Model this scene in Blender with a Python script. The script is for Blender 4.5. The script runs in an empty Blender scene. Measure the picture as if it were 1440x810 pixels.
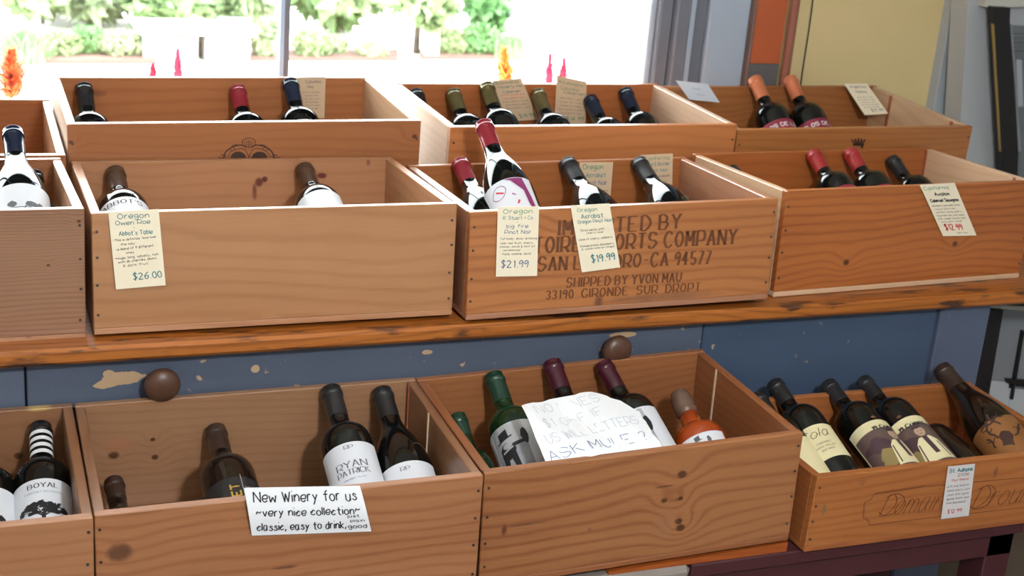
import bpy, bmesh, math, random
import numpy as np
from mathutils import Matrix, Vector
random.seed(7)
scene = bpy.context.scene
COL = scene.collection
# ---------------------------------------------------------------- camera
CP = Vector((-.1853, -1.8926, .7375)); FPX = 2000.3
PITCH, YAW, ROLL = .3277, -.4011, .0858
def _axes():
    fw0 = Vector((-math.sin(YAW), math.cos(YAW), 0)); rt0 = Vector((math.cos(YAW), math.sin(YAW), 0)); up0 = Vector((0, 0, 1))
    fw = fw0*math.cos(PITCH)-up0*math.sin(PITCH); up = up0*math.cos(PITCH)+fw0*math.sin(PITCH)
    return rt0*math.cos(ROLL)+up*math.sin(ROLL), up*math.cos(ROLL)-rt0*math.sin(ROLL), fw
RT, UP, FW = _axes()
cam = bpy.data.cameras.new('camera'); camo = bpy.data.objects.new('camera', cam); COL.objects.link(camo)
m = Matrix((RT, UP, -FW)).transposed().to_4x4(); m.translation = CP; camo.matrix_world = m
cam.sensor_width = 36; cam.lens = FPX/1440*36; cam.clip_start = .05; cam.clip_end = 300
cam.dof.use_dof = True; cam.dof.focus_distance = 1.95; cam.dof.aperture_fstop = 8
scene.camera = camo
scene.view_settings.view_transform = 'Standard'; scene.view_settings.look = 'None'
scene.view_settings.exposure = 0.1; scene.view_settings.gamma = 1
scene.cycles.use_denoising = True
scene.cycles.max_bounces = 8; scene.cycles.diffuse_bounces = 4; scene.cycles.glossy_bounces = 4
scene.cycles.transparent_max_bounces = 12
scene.cycles.sample_clamp_indirect = 6
# ---------------------------------------------------------------- daylight outside (bright hazy sky)
w = bpy.data.worlds.new('sky'); scene.world = w; w.use_nodes = True
bg = w.node_tree.nodes['Background']; bg.inputs[0].default_value = (.93, .97, 1, 1); bg.inputs[1].default_value = 17
def area(name, loc, target, size, power, color, size_y=None, portal=False):
    l = bpy.data.lights.new(name, 'AREA'); l.energy = power; l.color = color; l.size = size
    if size_y: l.shape = 'RECTANGLE'; l.size_y = size_y
    o = bpy.data.objects.new(name, l); COL.objects.link(o); o.location = loc
    o.rotation_euler = (Vector(target)-Vector(loc)).to_track_quat('-Z', 'Y').to_euler()
    if portal: l.cycles.is_portal = True
    return o
area('window_portal', (-.65, .9, .8), (-.65, -2, .8), 4.1, 1, (1, 1, 1), 1.7, portal=True)
sun = bpy.data.lights.new('sun', 'SUN'); sun.energy = 9; sun.angle = .05; sun.color = (1, .96, .9)
suno = bpy.data.objects.new('sun', sun); COL.objects.link(suno); suno.rotation_euler = (math.radians(38), 0, math.radians(15))
area('flash', (.30, -1.85, 1.02), (.62, 0, -.02),   .13, 26, (.93, .97, 1))
area('ceiling_lamp_light', (.2, -1.3, 1.82), (.2, -1.3, 0), 1.2, 8, (1, .97, .93), .3)
area('rear_ceiling_light', (1.6, -2.6, 1.82), (1.6, -2.6, 0), 1.2, 6, (1, .97, .93), .3)

def ray(u, v):
    return (FW + RT*((u-720)/FPX) - UP*((v-405)/FPX))
def onY(u, v, Y):
    d = ray(u, v); return CP + d*((Y-CP.y)/d.y)
def onZ(u, v, Z):
    d = ray(u, v); return CP + d*((Z-CP.z)/d.z)
def on_plane(u, v, p, n):
    d = ray(u, v); return CP + d*((Vector(p)-CP).dot(n)/d.dot(n))
def sph(v_tip, u, v, s):
    """point on the pixel ray at distance s from v_tip, nearer solution (towards the camera)"""
    d = ray(u, v).normalized(); oc = CP - v_tip
    b = oc.dot(d); c = oc.dot(oc)-s*s; D = b*b-c
    t = -b - math.sqrt(D) if D > 0 else -b
    return CP + d*t
# ---------------------------------------------------------------- materials
def srgb(r, g, b):
    f = lambda c: (c/255/12.92) if c/255 <= .04045 else ((c/255+.055)/1.055)**2.4
    return (f(r), f(g), f(b), 1)
MATS = {}
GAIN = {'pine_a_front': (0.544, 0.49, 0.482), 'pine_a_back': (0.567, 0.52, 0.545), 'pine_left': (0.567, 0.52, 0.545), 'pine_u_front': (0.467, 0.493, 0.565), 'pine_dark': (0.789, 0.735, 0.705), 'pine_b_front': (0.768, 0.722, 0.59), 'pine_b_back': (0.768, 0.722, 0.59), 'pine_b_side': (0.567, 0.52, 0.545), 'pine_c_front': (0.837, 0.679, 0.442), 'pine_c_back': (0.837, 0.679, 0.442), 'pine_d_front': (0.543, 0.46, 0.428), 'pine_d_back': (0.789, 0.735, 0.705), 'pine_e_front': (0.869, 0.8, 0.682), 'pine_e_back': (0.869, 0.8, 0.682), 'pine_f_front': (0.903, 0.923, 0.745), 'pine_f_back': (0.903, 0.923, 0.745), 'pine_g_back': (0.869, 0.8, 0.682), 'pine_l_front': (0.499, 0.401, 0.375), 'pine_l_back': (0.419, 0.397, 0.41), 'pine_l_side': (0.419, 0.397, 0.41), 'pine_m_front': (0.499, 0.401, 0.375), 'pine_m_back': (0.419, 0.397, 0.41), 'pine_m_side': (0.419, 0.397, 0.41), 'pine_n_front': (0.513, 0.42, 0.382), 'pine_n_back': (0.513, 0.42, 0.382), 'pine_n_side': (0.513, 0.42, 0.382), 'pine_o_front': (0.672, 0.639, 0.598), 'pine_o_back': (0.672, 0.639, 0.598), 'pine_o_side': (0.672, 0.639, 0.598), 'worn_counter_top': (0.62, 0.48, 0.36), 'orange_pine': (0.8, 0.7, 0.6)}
def mat(name, col, rough=.5, metal=0, spec=.5, noise=0, nscale=30, trans=0, coat=0, bump=0, ior=1.45):
    if name in MATS: return MATS[name]
    mm = bpy.data.materials.new(name); mm.use_nodes = True; nt = mm.node_tree; b = nt.nodes['Principled BSDF']
    b.inputs['Base Color'].default_value = col if len(col) == 4 else (*col, 1)
    b.inputs['Roughness'].default_value = rough; b.inputs['Metallic'].default_value = metal
    b.inputs['Specular IOR Level'].default_value = spec; b.inputs['Transmission Weight'].default_value = trans
    b.inputs['Coat Weight'].default_value = coat; b.inputs['IOR'].default_value = ior
    if noise or bump:
        tc = nt.nodes.new('ShaderNodeTexCoord'); n = nt.nodes.new('ShaderNodeTexNoise'); n.inputs['Scale'].default_value = nscale
        n.inputs['Detail'].default_value = 4; nt.links.new(tc.outputs['Object'], n.inputs['Vector'])
        if noise:
            mx = nt.nodes.new('ShaderNodeMix'); mx.data_type = 'RGBA'
            c = list(col)[:3]; mx.inputs[6].default_value = (*[x*(1-noise) for x in c], 1); mx.inputs[7].default_value = (*[min(1, x*(1+noise)) for x in c], 1)
            nt.links.new(n.outputs[0], mx.inputs[0]); nt.links.new(mx.outputs[2], b.inputs['Base Color'])
        if bump:
            bp = nt.nodes.new('ShaderNodeBump'); bp.inputs['Strength'].default_value = bump; bp.inputs['Distance'].default_value = .002
            nt.links.new(n.outputs[0], bp.inputs['Height']); nt.links.new(bp.outputs[0], b.inputs['Normal'])
    MATS[name] = mm; return mm
def wood(name, light, dark, knots=(), rough=.34, freq=9.0, knotcol=(.05, .018, .009), seed=0, stains=(), contrast=.75, spec=.5, patch=0):
    """plane-sawn board: grain runs along object X; knots = (x, z, r) in board coordinates"""
    if name in MATS: return MATS[name]
    mm = bpy.data.materials.new(name); mm.use_nodes = True; nt = mm.node_tree; N = nt.nodes; L = nt.links
    b = N['Principled BSDF']; b.inputs['Roughness'].default_value = rough; b.inputs['Specular IOR Level'].default_value = spec
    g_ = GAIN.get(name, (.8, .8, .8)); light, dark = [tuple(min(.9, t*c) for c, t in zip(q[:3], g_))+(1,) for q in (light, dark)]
    def math_(op, a, c=None, clamp=False):
        n = N.new('ShaderNodeMath'); n.operation = op; n.use_clamp = clamp
        for i, x in enumerate((a, c)):
            if x is None: continue
            if isinstance(x, (int, float)): n.inputs[i].default_value = x
            else: L.new(x, n.inputs[i])
        return n.outputs[0]
    def noise(vec, scale, detail=2, sx=1, sy=1, sz=1):
        mp = N.new('ShaderNodeMapping'); mp.inputs['Scale'].default_value = (sx, sy, sz); L.new(vec, mp.inputs[0])
        n = N.new('ShaderNodeTexNoise'); n.inputs['Scale'].default_value = scale; n.inputs['Detail'].default_value = detail
        L.new(mp.outputs[0], n.inputs['Vector']); return n.outputs[0]
    tc = N.new('ShaderNodeTexCoord'); obj = tc.outputs['Object']
    oi = N.new('ShaderNodeObjectInfo')
    off = N.new('ShaderNodeVectorMath'); off.operation = 'MULTIPLY_ADD'
    cx = N.new('ShaderNodeCombineXYZ'); 
    for i in range(3): L.new(oi.outputs['Random'], cx.inputs[i])
    L.new(cx.outputs[0], off.inputs[0]); off.inputs[1].default_value = (17, 23, 31)
    L.new(obj, off.inputs[2]); p = off.outputs[0]
    sep = N.new('ShaderNodeSeparateXYZ'); L.new(obj, sep.inputs[0]); X, Yc, Z = sep.outputs
    warp = noise(p, 1, 1.5, 1.6, 1, 5)
    ring = math_('ADD', math_('MULTIPLY', math_('ADD', Z, Yc), freq*7.5), math_('MULTIPLY', warp, freq*.95))
    ring = math_('ADD', ring, math_('MULTIPLY', noise(p, 1, 2, 9, 1, 22), .5))
    kn = None
    for (kx, kz, kr) in knots:
        dx = math_('DIVIDE', math_('SUBTRACT', X, kx), kr*1.25); dz = math_('DIVIDE', math_('SUBTRACT', Z, kz), kr)
        d2 = math_('ADD', math_('MULTIPLY', dx, dx), math_('MULTIPLY', dz, dz))
        ring = math_('ADD', ring, math_('MULTIPLY', math_('POWER', 2.718, math_('MULTIPLY', d2, -.05)), 1.3))
        wob = math_('ADD', d2, math_('MULTIPLY', noise(p, 90, 2), .7))
        k = math_('SUBTRACT', 1.75, wob, True); kn = k if kn is None else math_('MAXIMUM', kn, k)
    s = math_('ADD', math_('MULTIPLY', math_('SINE', math_('MULTIPLY', ring, 6.283)), .5), .5)
    s = math_('POWER', s, 3.0)
    fib = noise(p, 1, 4, 12, 300, 520)
    tone = noise(p, 1, 2, 1.1, 1, 8)
    f = math_('ADD', math_('MULTIPLY', s, .40*contrast), math_('MULTIPLY', math_('SUBTRACT', fib, .5), .6*contrast))
    f = math_('ADD', f, math_('MULTIPLY', math_('SUBTRACT', tone, .45), 1.3*contrast), True)
    mx = N.new('ShaderNodeMix'); mx.data_type = 'RGBA'; mx.inputs[6].default_value = light; mx.inputs[7].default_value = dark
    L.new(f, mx.inputs[0]); out = mx.outputs[2]
    # small pores / tiny dark pips
    mp = N.new('ShaderNodeMapping'); mp.inputs['Scale'].default_value = (5, 5, 9); L.new(p, mp.inputs[0])
    vo = N.new('ShaderNodeTexVoronoi'); L.new(mp.outputs[0], vo.inputs['Vector']); vo.inputs['Scale'].default_value = 1.5
    pip = math_('MULTIPLY', math_('SUBTRACT', .045, vo.outputs['Distance'], True), 22, True)
    kk = math_('MULTIPLY', pip, .6) if kn is None else math_('MAXIMUM', kn, math_('MULTIPLY', pip, .6))
    m2 = N.new('ShaderNodeMix'); m2.data_type = 'RGBA'; L.new(math_('MULTIPLY', kk, .85), m2.inputs[0]); L.new(out, m2.inputs[6]); m2.inputs[7].default_value = (*knotcol, 1); out = m2.outputs[2]
    for (kx, kz, rx, rz, col, amt) in stains:
        dx = math_('DIVIDE', math_('SUBTRACT', X, kx), rx); dz = math_('DIVIDE', math_('SUBTRACT', Z, kz), rz)
        d2 = math_('ADD', math_('MULTIPLY', dx, dx), math_('MULTIPLY', dz, dz))
        k = math_('MULTIPLY', math_('SUBTRACT', 1.4, math_('ADD', d2, math_('MULTIPLY', noise(p, 60, 3), .9)), True), amt*1.6, True)
        m3 = N.new('ShaderNodeMix'); m3.data_type = 'RGBA'; L.new(k, m3.inputs[0]); L.new(out, m3.inputs[6]); m3.inputs[7].default_value = (*col, 1); out = m3.outputs[2]
    if patch:
        n = math_('MULTIPLY', math_('SUBTRACT', noise(p, 1, 4, 14, 60, 60), .56, True), 6*patch, True)
        m4 = N.new('ShaderNodeMix'); m4.data_type = 'RGBA'; L.new(n, m4.inputs[0]); L.new(out, m4.inputs[6]); m4.inputs[7].default_value = (.07, .025, .01, 1); out = m4.outputs[2]
    L.new(out, b.inputs['Base Color'])
    bp = N.new('ShaderNodeBump'); bp.inputs['Strength'].default_value = .15; bp.inputs['Distance'].default_value = .001
    L.new(fib, bp.inputs['Height']); L.new(bp.outputs[0], b.inputs['Normal'])
    MATS[name] = mm; return mm
def paint(name, col, chips=(), rough=.45, under=(.50, .33, .19), wear=.35):
    """painted wood with chips where the wood shows: chips = (x, z, rx, rz) in object coordinates"""
    if name in MATS: return MATS[name]
    mm = bpy.data.materials.new(name); mm.use_nodes = True; nt = mm.node_tree; N = nt.nodes; L = nt.links
    b = N['Principled BSDF']; b.inputs['Roughness'].default_value = rough
    tc = N.new('ShaderNodeTexCoord'); sep = N.new('ShaderNodeSeparateXYZ'); L.new(tc.outputs['Object'], sep.inputs[0])
    nz = N.new('ShaderNodeTexNoise'); nz.inputs['Scale'].default_value = 60; nz.inputs['Detail'].default_value = 5; L.new(tc.outputs['Object'], nz.inputs['Vector'])
    n2 = N.new('ShaderNodeTexNoise'); n2.inputs['Scale'].default_value = 4; L.new(tc.outputs['Object'], n2.inputs['Vector'])
    def M(op, a, c, clamp=False):
        n = N.new('ShaderNodeMath'); n.operation = op; n.use_clamp = clamp
        for i, x in enumerate((a, c)):
            if isinstance(x, (int, float)): n.inputs[i].default_value = x
            else: L.new(x, n.inputs[i])
        return n.outputs[0]
    mx = N.new('ShaderNodeMix'); mx.data_type = 'RGBA'; mx.inputs[6].default_value = (*[c*.82 for c in col[:3]], 1); mx.inputs[7].default_value = (*[c*1.2 for c in col[:3]], 1)
    L.new(n2.outputs[0], mx.inputs[0]); out = mx.outputs[2]
    k = M('MULTIPLY', M('SUBTRACT', nz.outputs[0], .70-.03*wear, True), 40*wear, True)
    for (kx, kz, rx, rz) in chips:
        dx = M('DIVIDE', M('SUBTRACT', sep.outputs[0], kx), rx); dz = M('DIVIDE', M('SUBTRACT', sep.outputs[2], kz), rz)
        d2 = M('ADD', M('MULTIPLY', dx, dx), M('MULTIPLY', dz, dz))
        k = M('MAXIMUM', k, M('MULTIPLY', M('SUBTRACT', 1.35, M('ADD', d2, M('MULTIPLY', nz.outputs[0], 1.3)), True), 12, True))
    m2 = N.new('ShaderNodeMix'); m2.data_type = 'RGBA'; L.new(k, m2.inputs[0]); L.new(out, m2.inputs[6]); m2.inputs[7].default_value = (*under, 1)
    L.new(m2.outputs[2], b.inputs['Base Color'])
    MATS[name] = mm; return mm
# ---------------------------------------------------------------- object helpers
def link(name, me, material=None, parent=None, mw=None):
    o = bpy.data.objects.new(name, me); COL.objects.link(o)
    if material and me is not None and not me.materials: me.materials.append(material)
    if parent is not None: o.parent = parent
    if mw is not None: o.matrix_local = mw
    return o
def mesh(name, vs, fs, smooth=False):
    me = bpy.data.meshes.new(name); me.from_pydata([tuple(v) for v in vs], [], fs); me.update()
    if smooth: me.polygons.foreach_set('use_smooth', [True]*len(me.polygons))
    return me
def tag(o, label=None, cat=None, group=None, kind=None):
    if label: o['label'] = label
    if cat: o['category'] = cat
    if group: o['group'] = group
    if kind: o['kind'] = kind
    return o
def empty(name, mw):
    o = bpy.data.objects.new(name, None); COL.objects.link(o); o.empty_display_size = .05; o.matrix_local = mw; return o
def T(x, y, z): return Matrix.Translation((x, y, z))
def R(a, ax): return Matrix.Rotation(a, 4, ax)
def boxmesh(name, lx, ly, lz, bevel=.001, seg=1):
    bm = bmesh.new(); bmesh.ops.create_cube(bm, size=1); bmesh.ops.scale(bm, vec=(lx, ly, lz), verts=bm.verts)
    if bevel: bmesh.ops.bevel(bm, geom=bm.edges[:], offset=bevel, segments=seg, affect='EDGES', profile=.5)
    me = bpy.data.meshes.new(name); bm.to_mesh(me); bm.free(); return me
def box(name, x0, x1, y0, y1, z0, z1, material, parent=None, bevel=.001):
    """axis-aligned board with its own centre"""
    return link(name, boxmesh(name, x1-x0, y1-y0, z1-z0, bevel), material, parent, T((x0+x1)/2, (y0+y1)/2, (z0+z1)/2))
def lathe(name, prof, n=40, cap=True):
    vs = []; fs = []
    for (r, z) in prof:
        for i in range(n):
            a = 2*math.pi*i/n; vs.append((r*math.cos(a), r*math.sin(a), z))
    for j in range(len(prof)-1):
        for i in range(n):
            k = (i+1) % n; fs.append((j*n+i, j*n+k, (j+1)*n+k, (j+1)*n+i))
    if cap:
        fs.append(tuple(range(n-1, -1, -1))); fs.append(tuple((len(prof)-1)*n+i for i in range(n)))
    me = mesh(name, vs, fs, True); return me
def prism(name, poly, thick, nrm):
    """poly: 3D points in a plane; extruded by thick along nrm"""
    n = len(poly); vs = [Vector(p) for p in poly]+[Vector(p)+nrm*thick for p in poly]
    fs = [tuple(range(n)), tuple(range(2*n-1, n-1, -1))]+[(i, i+n, (i+1) % n+n, (i+1) % n) for i in range(n)]
    me = mesh(name, vs, fs)
    bm = bmesh.new(); bm.from_mesh(me); bmesh.ops.recalc_face_normals(bm, faces=bm.faces); bm.to_mesh(me); bm.free(); return me
# ---------------------------------------------------------------- pen strokes and lettering
GL = {
'A': '02 38 62|14 54', 'B': '02 08|~08 38 57 56 45 05|~05 45 64 53 42 02', 'C': '~67 48 28 06 04 22 42 63', 'D': '02 08|~08 38 66 64 32 02',
'E': '68 08 02 62|05 45', 'F': '68 08 02|05 45', 'G': '~67 48 28 06 04 22 42 63 64|44 64', 'H': '02 08|62 68|05 65', 'I': '02 08',
'J': '~48 43 32 12 03', 'K': '02 08|58 05|25 62', 'L': '08 02 52', 'M': '02 08|08 34 68|68 62', 'N': '02 08|08 62|62 68', 'O': '~38 17 05 13 32 53 65 57 38',
'P': '02 08|~08 48 67 65 44 04', 'Q': '~38 17 05 13 32 53 65 57 38|43 61', 'R': '02 08|~08 48 67 65 44 04|34 62', 'S': '~67 48 18 06 25 45 64 53 32 12 03',
'T': '08 68|38 32', 'U': '08 04|~04 13 32 53 64|64 68', 'V': '08 32 68', 'W': '08 22 37 52 78', 'X': '08 62|02 68', 'Y': '08 35 68|35 32', 'Z': '08 68 02 62',
'a': '~46 16 04 12 32 45|~46 43 52', 'b': '08 02|~04 26 45 33 12 02', 'c': '~45 26 14 05 03 22 43', 'd': '~45 26 04 12 32 44|48 42', 'e': '~04 44 46 26 05 03 22 43',
'f': '~48 38 27 22|06 46', 'g': '~46 16 04 13 33 45|~46 41 20 01', 'h': '08 02|~04 26 45 42', 'i': '06 02|08 08.', 'j': '~26 21 10|28 28.', 'k': '08 02|46 04|14 42',
'l': '08 02', 'm': '06 02|~04 16 35 32|~34 46 65 62', 'n': '06 02|~04 26 45 42', 'o': '~26 05 03 22 43 45 26', 'p': '06 00|~05 26 45 43 22 03', 'q': '~45 26 05 03 22 43|46 40 51',
'r': '06 02|~04 16 36', 's': '~45 26 15 34 43 22 03', 't': '~28 23 32 42|06 46', 'u': '~06 03 12 32 44|46 42', 'v': '06 22 46', 'w': '06 12 35 52 66', 'x': '06 42|02 46',
'y': '06 23|~46 23 11 00', 'z': '06 46 02 42',
'0': '~28 06 04 22 43 46 28', '1': '17 28 22', '2': '~07 28 47 46 02|02 52', '3': '~07 28 47 35 25|~25 44 43 22 03', '4': '38 04 54|38 32', '5': '48 08 05|~05 35 44 43 22 03',
'6': '~48 16 04 12 32 44 35 04', '7': '08 48 12', '8': '~28 07 25 43 22 03 25 47 28', '9': '~46 36 15 06 28 47 45 32', '$': '~47 28 07 25 44 33 12 03|29 21', '.': '12 12.', ',': '13 01',
"'": '18 07', '"': '08 07|28 27', '+': '05 45|27 23', '-': '05 45', '~': '~04 16 35 56', '&': '~52 17 28 37 04 12 32 54', '/': '01 49', '?': '~07 28 47 35 24|22 22.', '(': '~28 05 22', ')': '~08 25 02', '!': '08 04|02 02.'}
def smooth_pts(P, k=4):
    out = []; n = len(P); closed = P[0] == P[-1]
    for i in range(n-1):
        p0 = P[i-1] if i > 0 else (P[-2] if closed else P[0]); p3 = P[i+2] if i+2 < n else (P[1] if closed else P[-1]); p1, p2 = P[i], P[i+1]
        for j in range(k):
            t = j/k; out.append(tuple(.5*((2*p1[a])+(-p0[a]+p2[a])*t+(2*p0[a]-5*p1[a]+4*p2[a]-p3[a])*t*t+(-p0[a]+3*p1[a]-3*p2[a]+p3[a])*t**3) for a in (0, 1)))
    out.append(P[-1]); return out
def glyph(ch):
    g = GL.get(ch)
    if g is None: return [], 3
    st = []; wmax = 0
    for s in g.split('|'):
        sm = s.startswith('~'); s = s.lstrip('~'); dot = s.endswith('.'); s = s.rstrip('.')
        pts = [(int(a[0]), int(a[1])-2) for a in s.split()]
        wmax = max(wmax, max(p[0] for p in pts))
        if dot: pts = [(pts[0][0]-.25, pts[0][1]), (pts[0][0]+.3, pts[0][1]+.3)]
        st.append((smooth_pts(pts, 3) if sm else pts, sm))
    return st, wmax
def ribbon(pts, wd, nib=0):
    """list of quads following a polyline; nib=1 thins the horizontal strokes"""
    Q = []; n = len(pts); L_ = []
    for i in range(n):
        a = pts[max(0, i-1)]; b = pts[min(n-1, i+1)]
        dx, dy = b[0]-a[0], b[1]-a[1]; l = math.hypot(dx, dy) or 1e-9; dx /= l; dy /= l
        t = wd*(1-nib*(1-abs(dy))*.6)/2
        if nib: 
            px, py = t, 0  # broad nib held flat
            py = -.18*wd/2 if abs(dy) > .5 else wd*.14
            if abs(dy) <= .5: px = 0
            nx, ny = -dy*t, dx*t
            L_.append(((pts[i][0]+nx, pts[i][1]+ny), (pts[i][0]-nx, pts[i][1]-ny)))
        else: L_.append(((pts[i][0]-dy*t, pts[i][1]+dx*t), (pts[i][0]+dy*t, pts[i][1]-dx*t)))
    for i in range(n-1): Q.append((L_[i][0], L_[i][1], L_[i+1][1], L_[i+1][0]))
    return Q
def text_quads(s, x, y, h, wd=None, width=None, align='l', serif=False, nib=0, slant=0, jitter=0, rot=0, space=1.6, xs=.82):
    """2D quads of a line of lettering, cap height h, baseline start (x, y); width: fit to this width"""
    u = h/6; cur = 0; items = []
    for ch in s:
        st, wm = glyph(ch)
        if ch == ' ': cur += 3.2; continue
        jy = random.uniform(-jitter, jitter); items.append((cur, jy, st)); cur += wm*xs+space
    tot = (cur-space)*u; kx = 1 if width is None else width/max(tot, 1e-6); tw = tot*kx
    x0 = x if align == 'l' else (x-tw/2 if align == 'c' else x-tw)
    wd = wd or h*.12; Q = []
    for (cx, jy, st) in items:
        for pts, sm in st:
            P = [((cx+p[0]*xs)*u*kx + slant*p[1]*u, (p[1]+jy)*u) for p in pts]
            if sm: Q += ribbon(P, wd, nib)
            else:
                for i_ in range(len(P)-1): Q += ribbon(P[i_:i_+2], wd, nib)
            if serif and not sm:
                for k_, nb in ((0, 1), (-1, -2)):
                    p = P[k_]; q = P[nb]; d = abs(p[1]-q[1])/(math.hypot(p[0]-q[0], p[1]-q[1])+1e-9)
                    r0 = pts[k_][1]
                    if r0 in (0, 6) and d > .6:
                        e = h*.15; t = h*.045; yy = p[1]+(t if r0 == 0 else -t)*.5
                        Q.append(((p[0]-e, yy+t/2), (p[0]-e, yy-t/2), (p[0]+e, yy-t/2), (p[0]+e, yy+t/2)))
    c, s_ = math.cos(rot), math.sin(rot)
    return [tuple((x0+px*c-py*s_, y+px*s_+py*c) for px, py in q) for q in Q]
def print_mesh(name, quads, fn, material, parent, label=None):
    vs = []; fs = []
    for q in quads:
        b = len(vs); vs += [fn(*p) for p in q]; fs.append(tuple(range(b, b+len(q))))
    o = link(name, mesh(name, vs, fs), material, parent)
    if label: o['label'] = label
    return o
INK = {k: mat('ink_'+k, v, .6) for k, v in dict(black=(.015, .015, .018, 1), teal=(.01, .17, .20, 1), green=(.05, .25, .12, 1), brown=(.12, .04, .018, 1), darkbrown=(.05, .02, .012, 1),
    red=(.55, .02, .05, 1), purple=(.22, .02, .12, 1), grey=(.10, .10, .11, 1), gold=(.45, .28, .05, 1), blue=(.10, .16, .30, 1), faint=(.42, .45, .52, 1), white=(.8, .8, .8, 1), midbrown=(.14, .045, .014, 1), lightgrey=(.4, .4, .41, 1), cream=(.72, .64, .38, 1), skin=(.45, .3, .2, 1), plum=(.07, .035, .045, 1), olive=(.26, .19, .07, 1)).items()}
# ================================================================ THE ROOM
FLOOR = -.78; CEIL = 1.9; WY = .86; X0, X1, YB = -2.9, 3.3, -3.6
def struct(o): o['kind'] = 'structure'; return o
M_yellow = mat('yellow_plaster', srgb(224, 200, 146), .7, noise=.06, nscale=6, bump=.25)
M_trim = mat('blue_grey_paint', srgb(172, 186, 202), .45, noise=.08, nscale=8, bump=.1)
M_trimd = mat('dark_grey_frame_paint', srgb(112, 118, 130), .45, noise=.1, nscale=9)
M_white = mat('white_paint', srgb(196, 199, 202), .5, noise=.04, nscale=5)
M_orange = paint('orange_over_grey_post_paint', srgb(190, 96, 54)[:3], wear=0)
struct(box('floor', X0, X1, YB, WY+.1, FLOOR-.05, FLOOR, wood('floor_boards', srgb(120, 104, 90), srgb(84, 70, 58), freq=14)))
struct(box('ceiling', X0, X1, YB, WY+.1, CEIL, CEIL+.05, mat('ceiling_paint', srgb(226, 226, 224), .8)))
M_shop = mat('pale_shop_wall', srgb(196, 198, 200), .8)
struct(box('wall_left', X0-.08, X0, YB, WY+.1, FLOOR, CEIL, M_shop)); struct(box('wall_right', X1, X1+.08, YB, WY+.1, FLOOR, CEIL, M_shop))
struct(box('wall_rear', X0, X1, YB-.08, YB, FLOOR, CEIL, M_shop))
WX0, WX1, WZ0, WZ1 = -2.7, 1.30, -.02, 1.62
struct(box('wall_front', X0, 1.33, WY, WY+.12, FLOOR, WZ0, M_yellow)); struct(box('wall_front_upper', X0, X1, WY, WY+.12, WZ1, CEIL, M_yellow))
struct(box('wall_front_edge', X0, WX0, WY, WY+.12, WZ0, WZ1, M_yellow)); struct(box('wall_front_yellow', 1.575, X1, WY+.01, WY+.12, FLOOR, WZ1, M_yellow))
# window: steel frame, mullions, panes
win = empty('window_1', T(0, WY, WZ0)); win['kind'] = 'structure'
gm = bpy.data.materials.new('window_glass'); gm.use_nodes = True; nt = gm.node_tree; nt.nodes.clear()
o_ = nt.nodes.new('ShaderNodeOutputMaterial'); mx = nt.nodes.new('ShaderNodeMixShader'); tr = nt.nodes.new('ShaderNodeBsdfTransparent'); gl = nt.nodes.new('ShaderNodeBsdfGlossy'); gl.inputs['Roughness'].default_value = .02
tr.inputs[0].default_value = (.94, .97, .96, 1); fr = nt.nodes.new('ShaderNodeFresnel'); fr.inputs[0].default_value = 1.4
nt.links.new(fr.outputs[0], mx.inputs[0]); nt.links.new(tr.outputs[0], mx.inputs[1]); nt.links.new(gl.outputs[0], mx.inputs[2]); nt.links.new(mx.outputs[0], o_.inputs[0])
def wpart(name, x0, x1, y0, y1, z0, z1, m, bev=.001):
    o = box(name, x0, x1, y0-WY, y1-WY, z0-WZ0, z1-WZ0, m, win, bev); return o
muls = [-1.45, -.49, .458]
xs = [WX0]+muls+[WX1-.03]
for i in range(4): wpart('pane', xs[i]+.005, xs[i+1]-.005, WY+.035, WY+.039, WZ0+.02, WZ1-.02, gm, 0)
M_mul = mat('steel_blue_mullion_glare', srgb(165, 195, 228), .35)  # blue-grey steel, base colour raised to carry the window glare
for x in muls:
    wpart('mullion', x-.0045, x+.011, WY+.02, WY+.05, WZ0, WZ1, M_trimd); wpart('mullion_face', x-.0115, x-.003, WY+.005, WY+.03, WZ0, WZ1, M_mul)
wpart('frame', 1.268, 1.300, WY-.01, WY+.07, WZ0, WZ1, M_trimd, .004); wpart('frame_bead', 1.256, 1.270, WY+.01, WY+.05, WZ0, WZ1, M_trim, .003)
wpart('sill', WX0, WX1, WY-.1, WY+.05, WZ0-.02, WZ0, M_trim); wpart('head', WX0, WX1, WY, WY+.06, WZ1-.03, WZ1, M_trimd)
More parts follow.
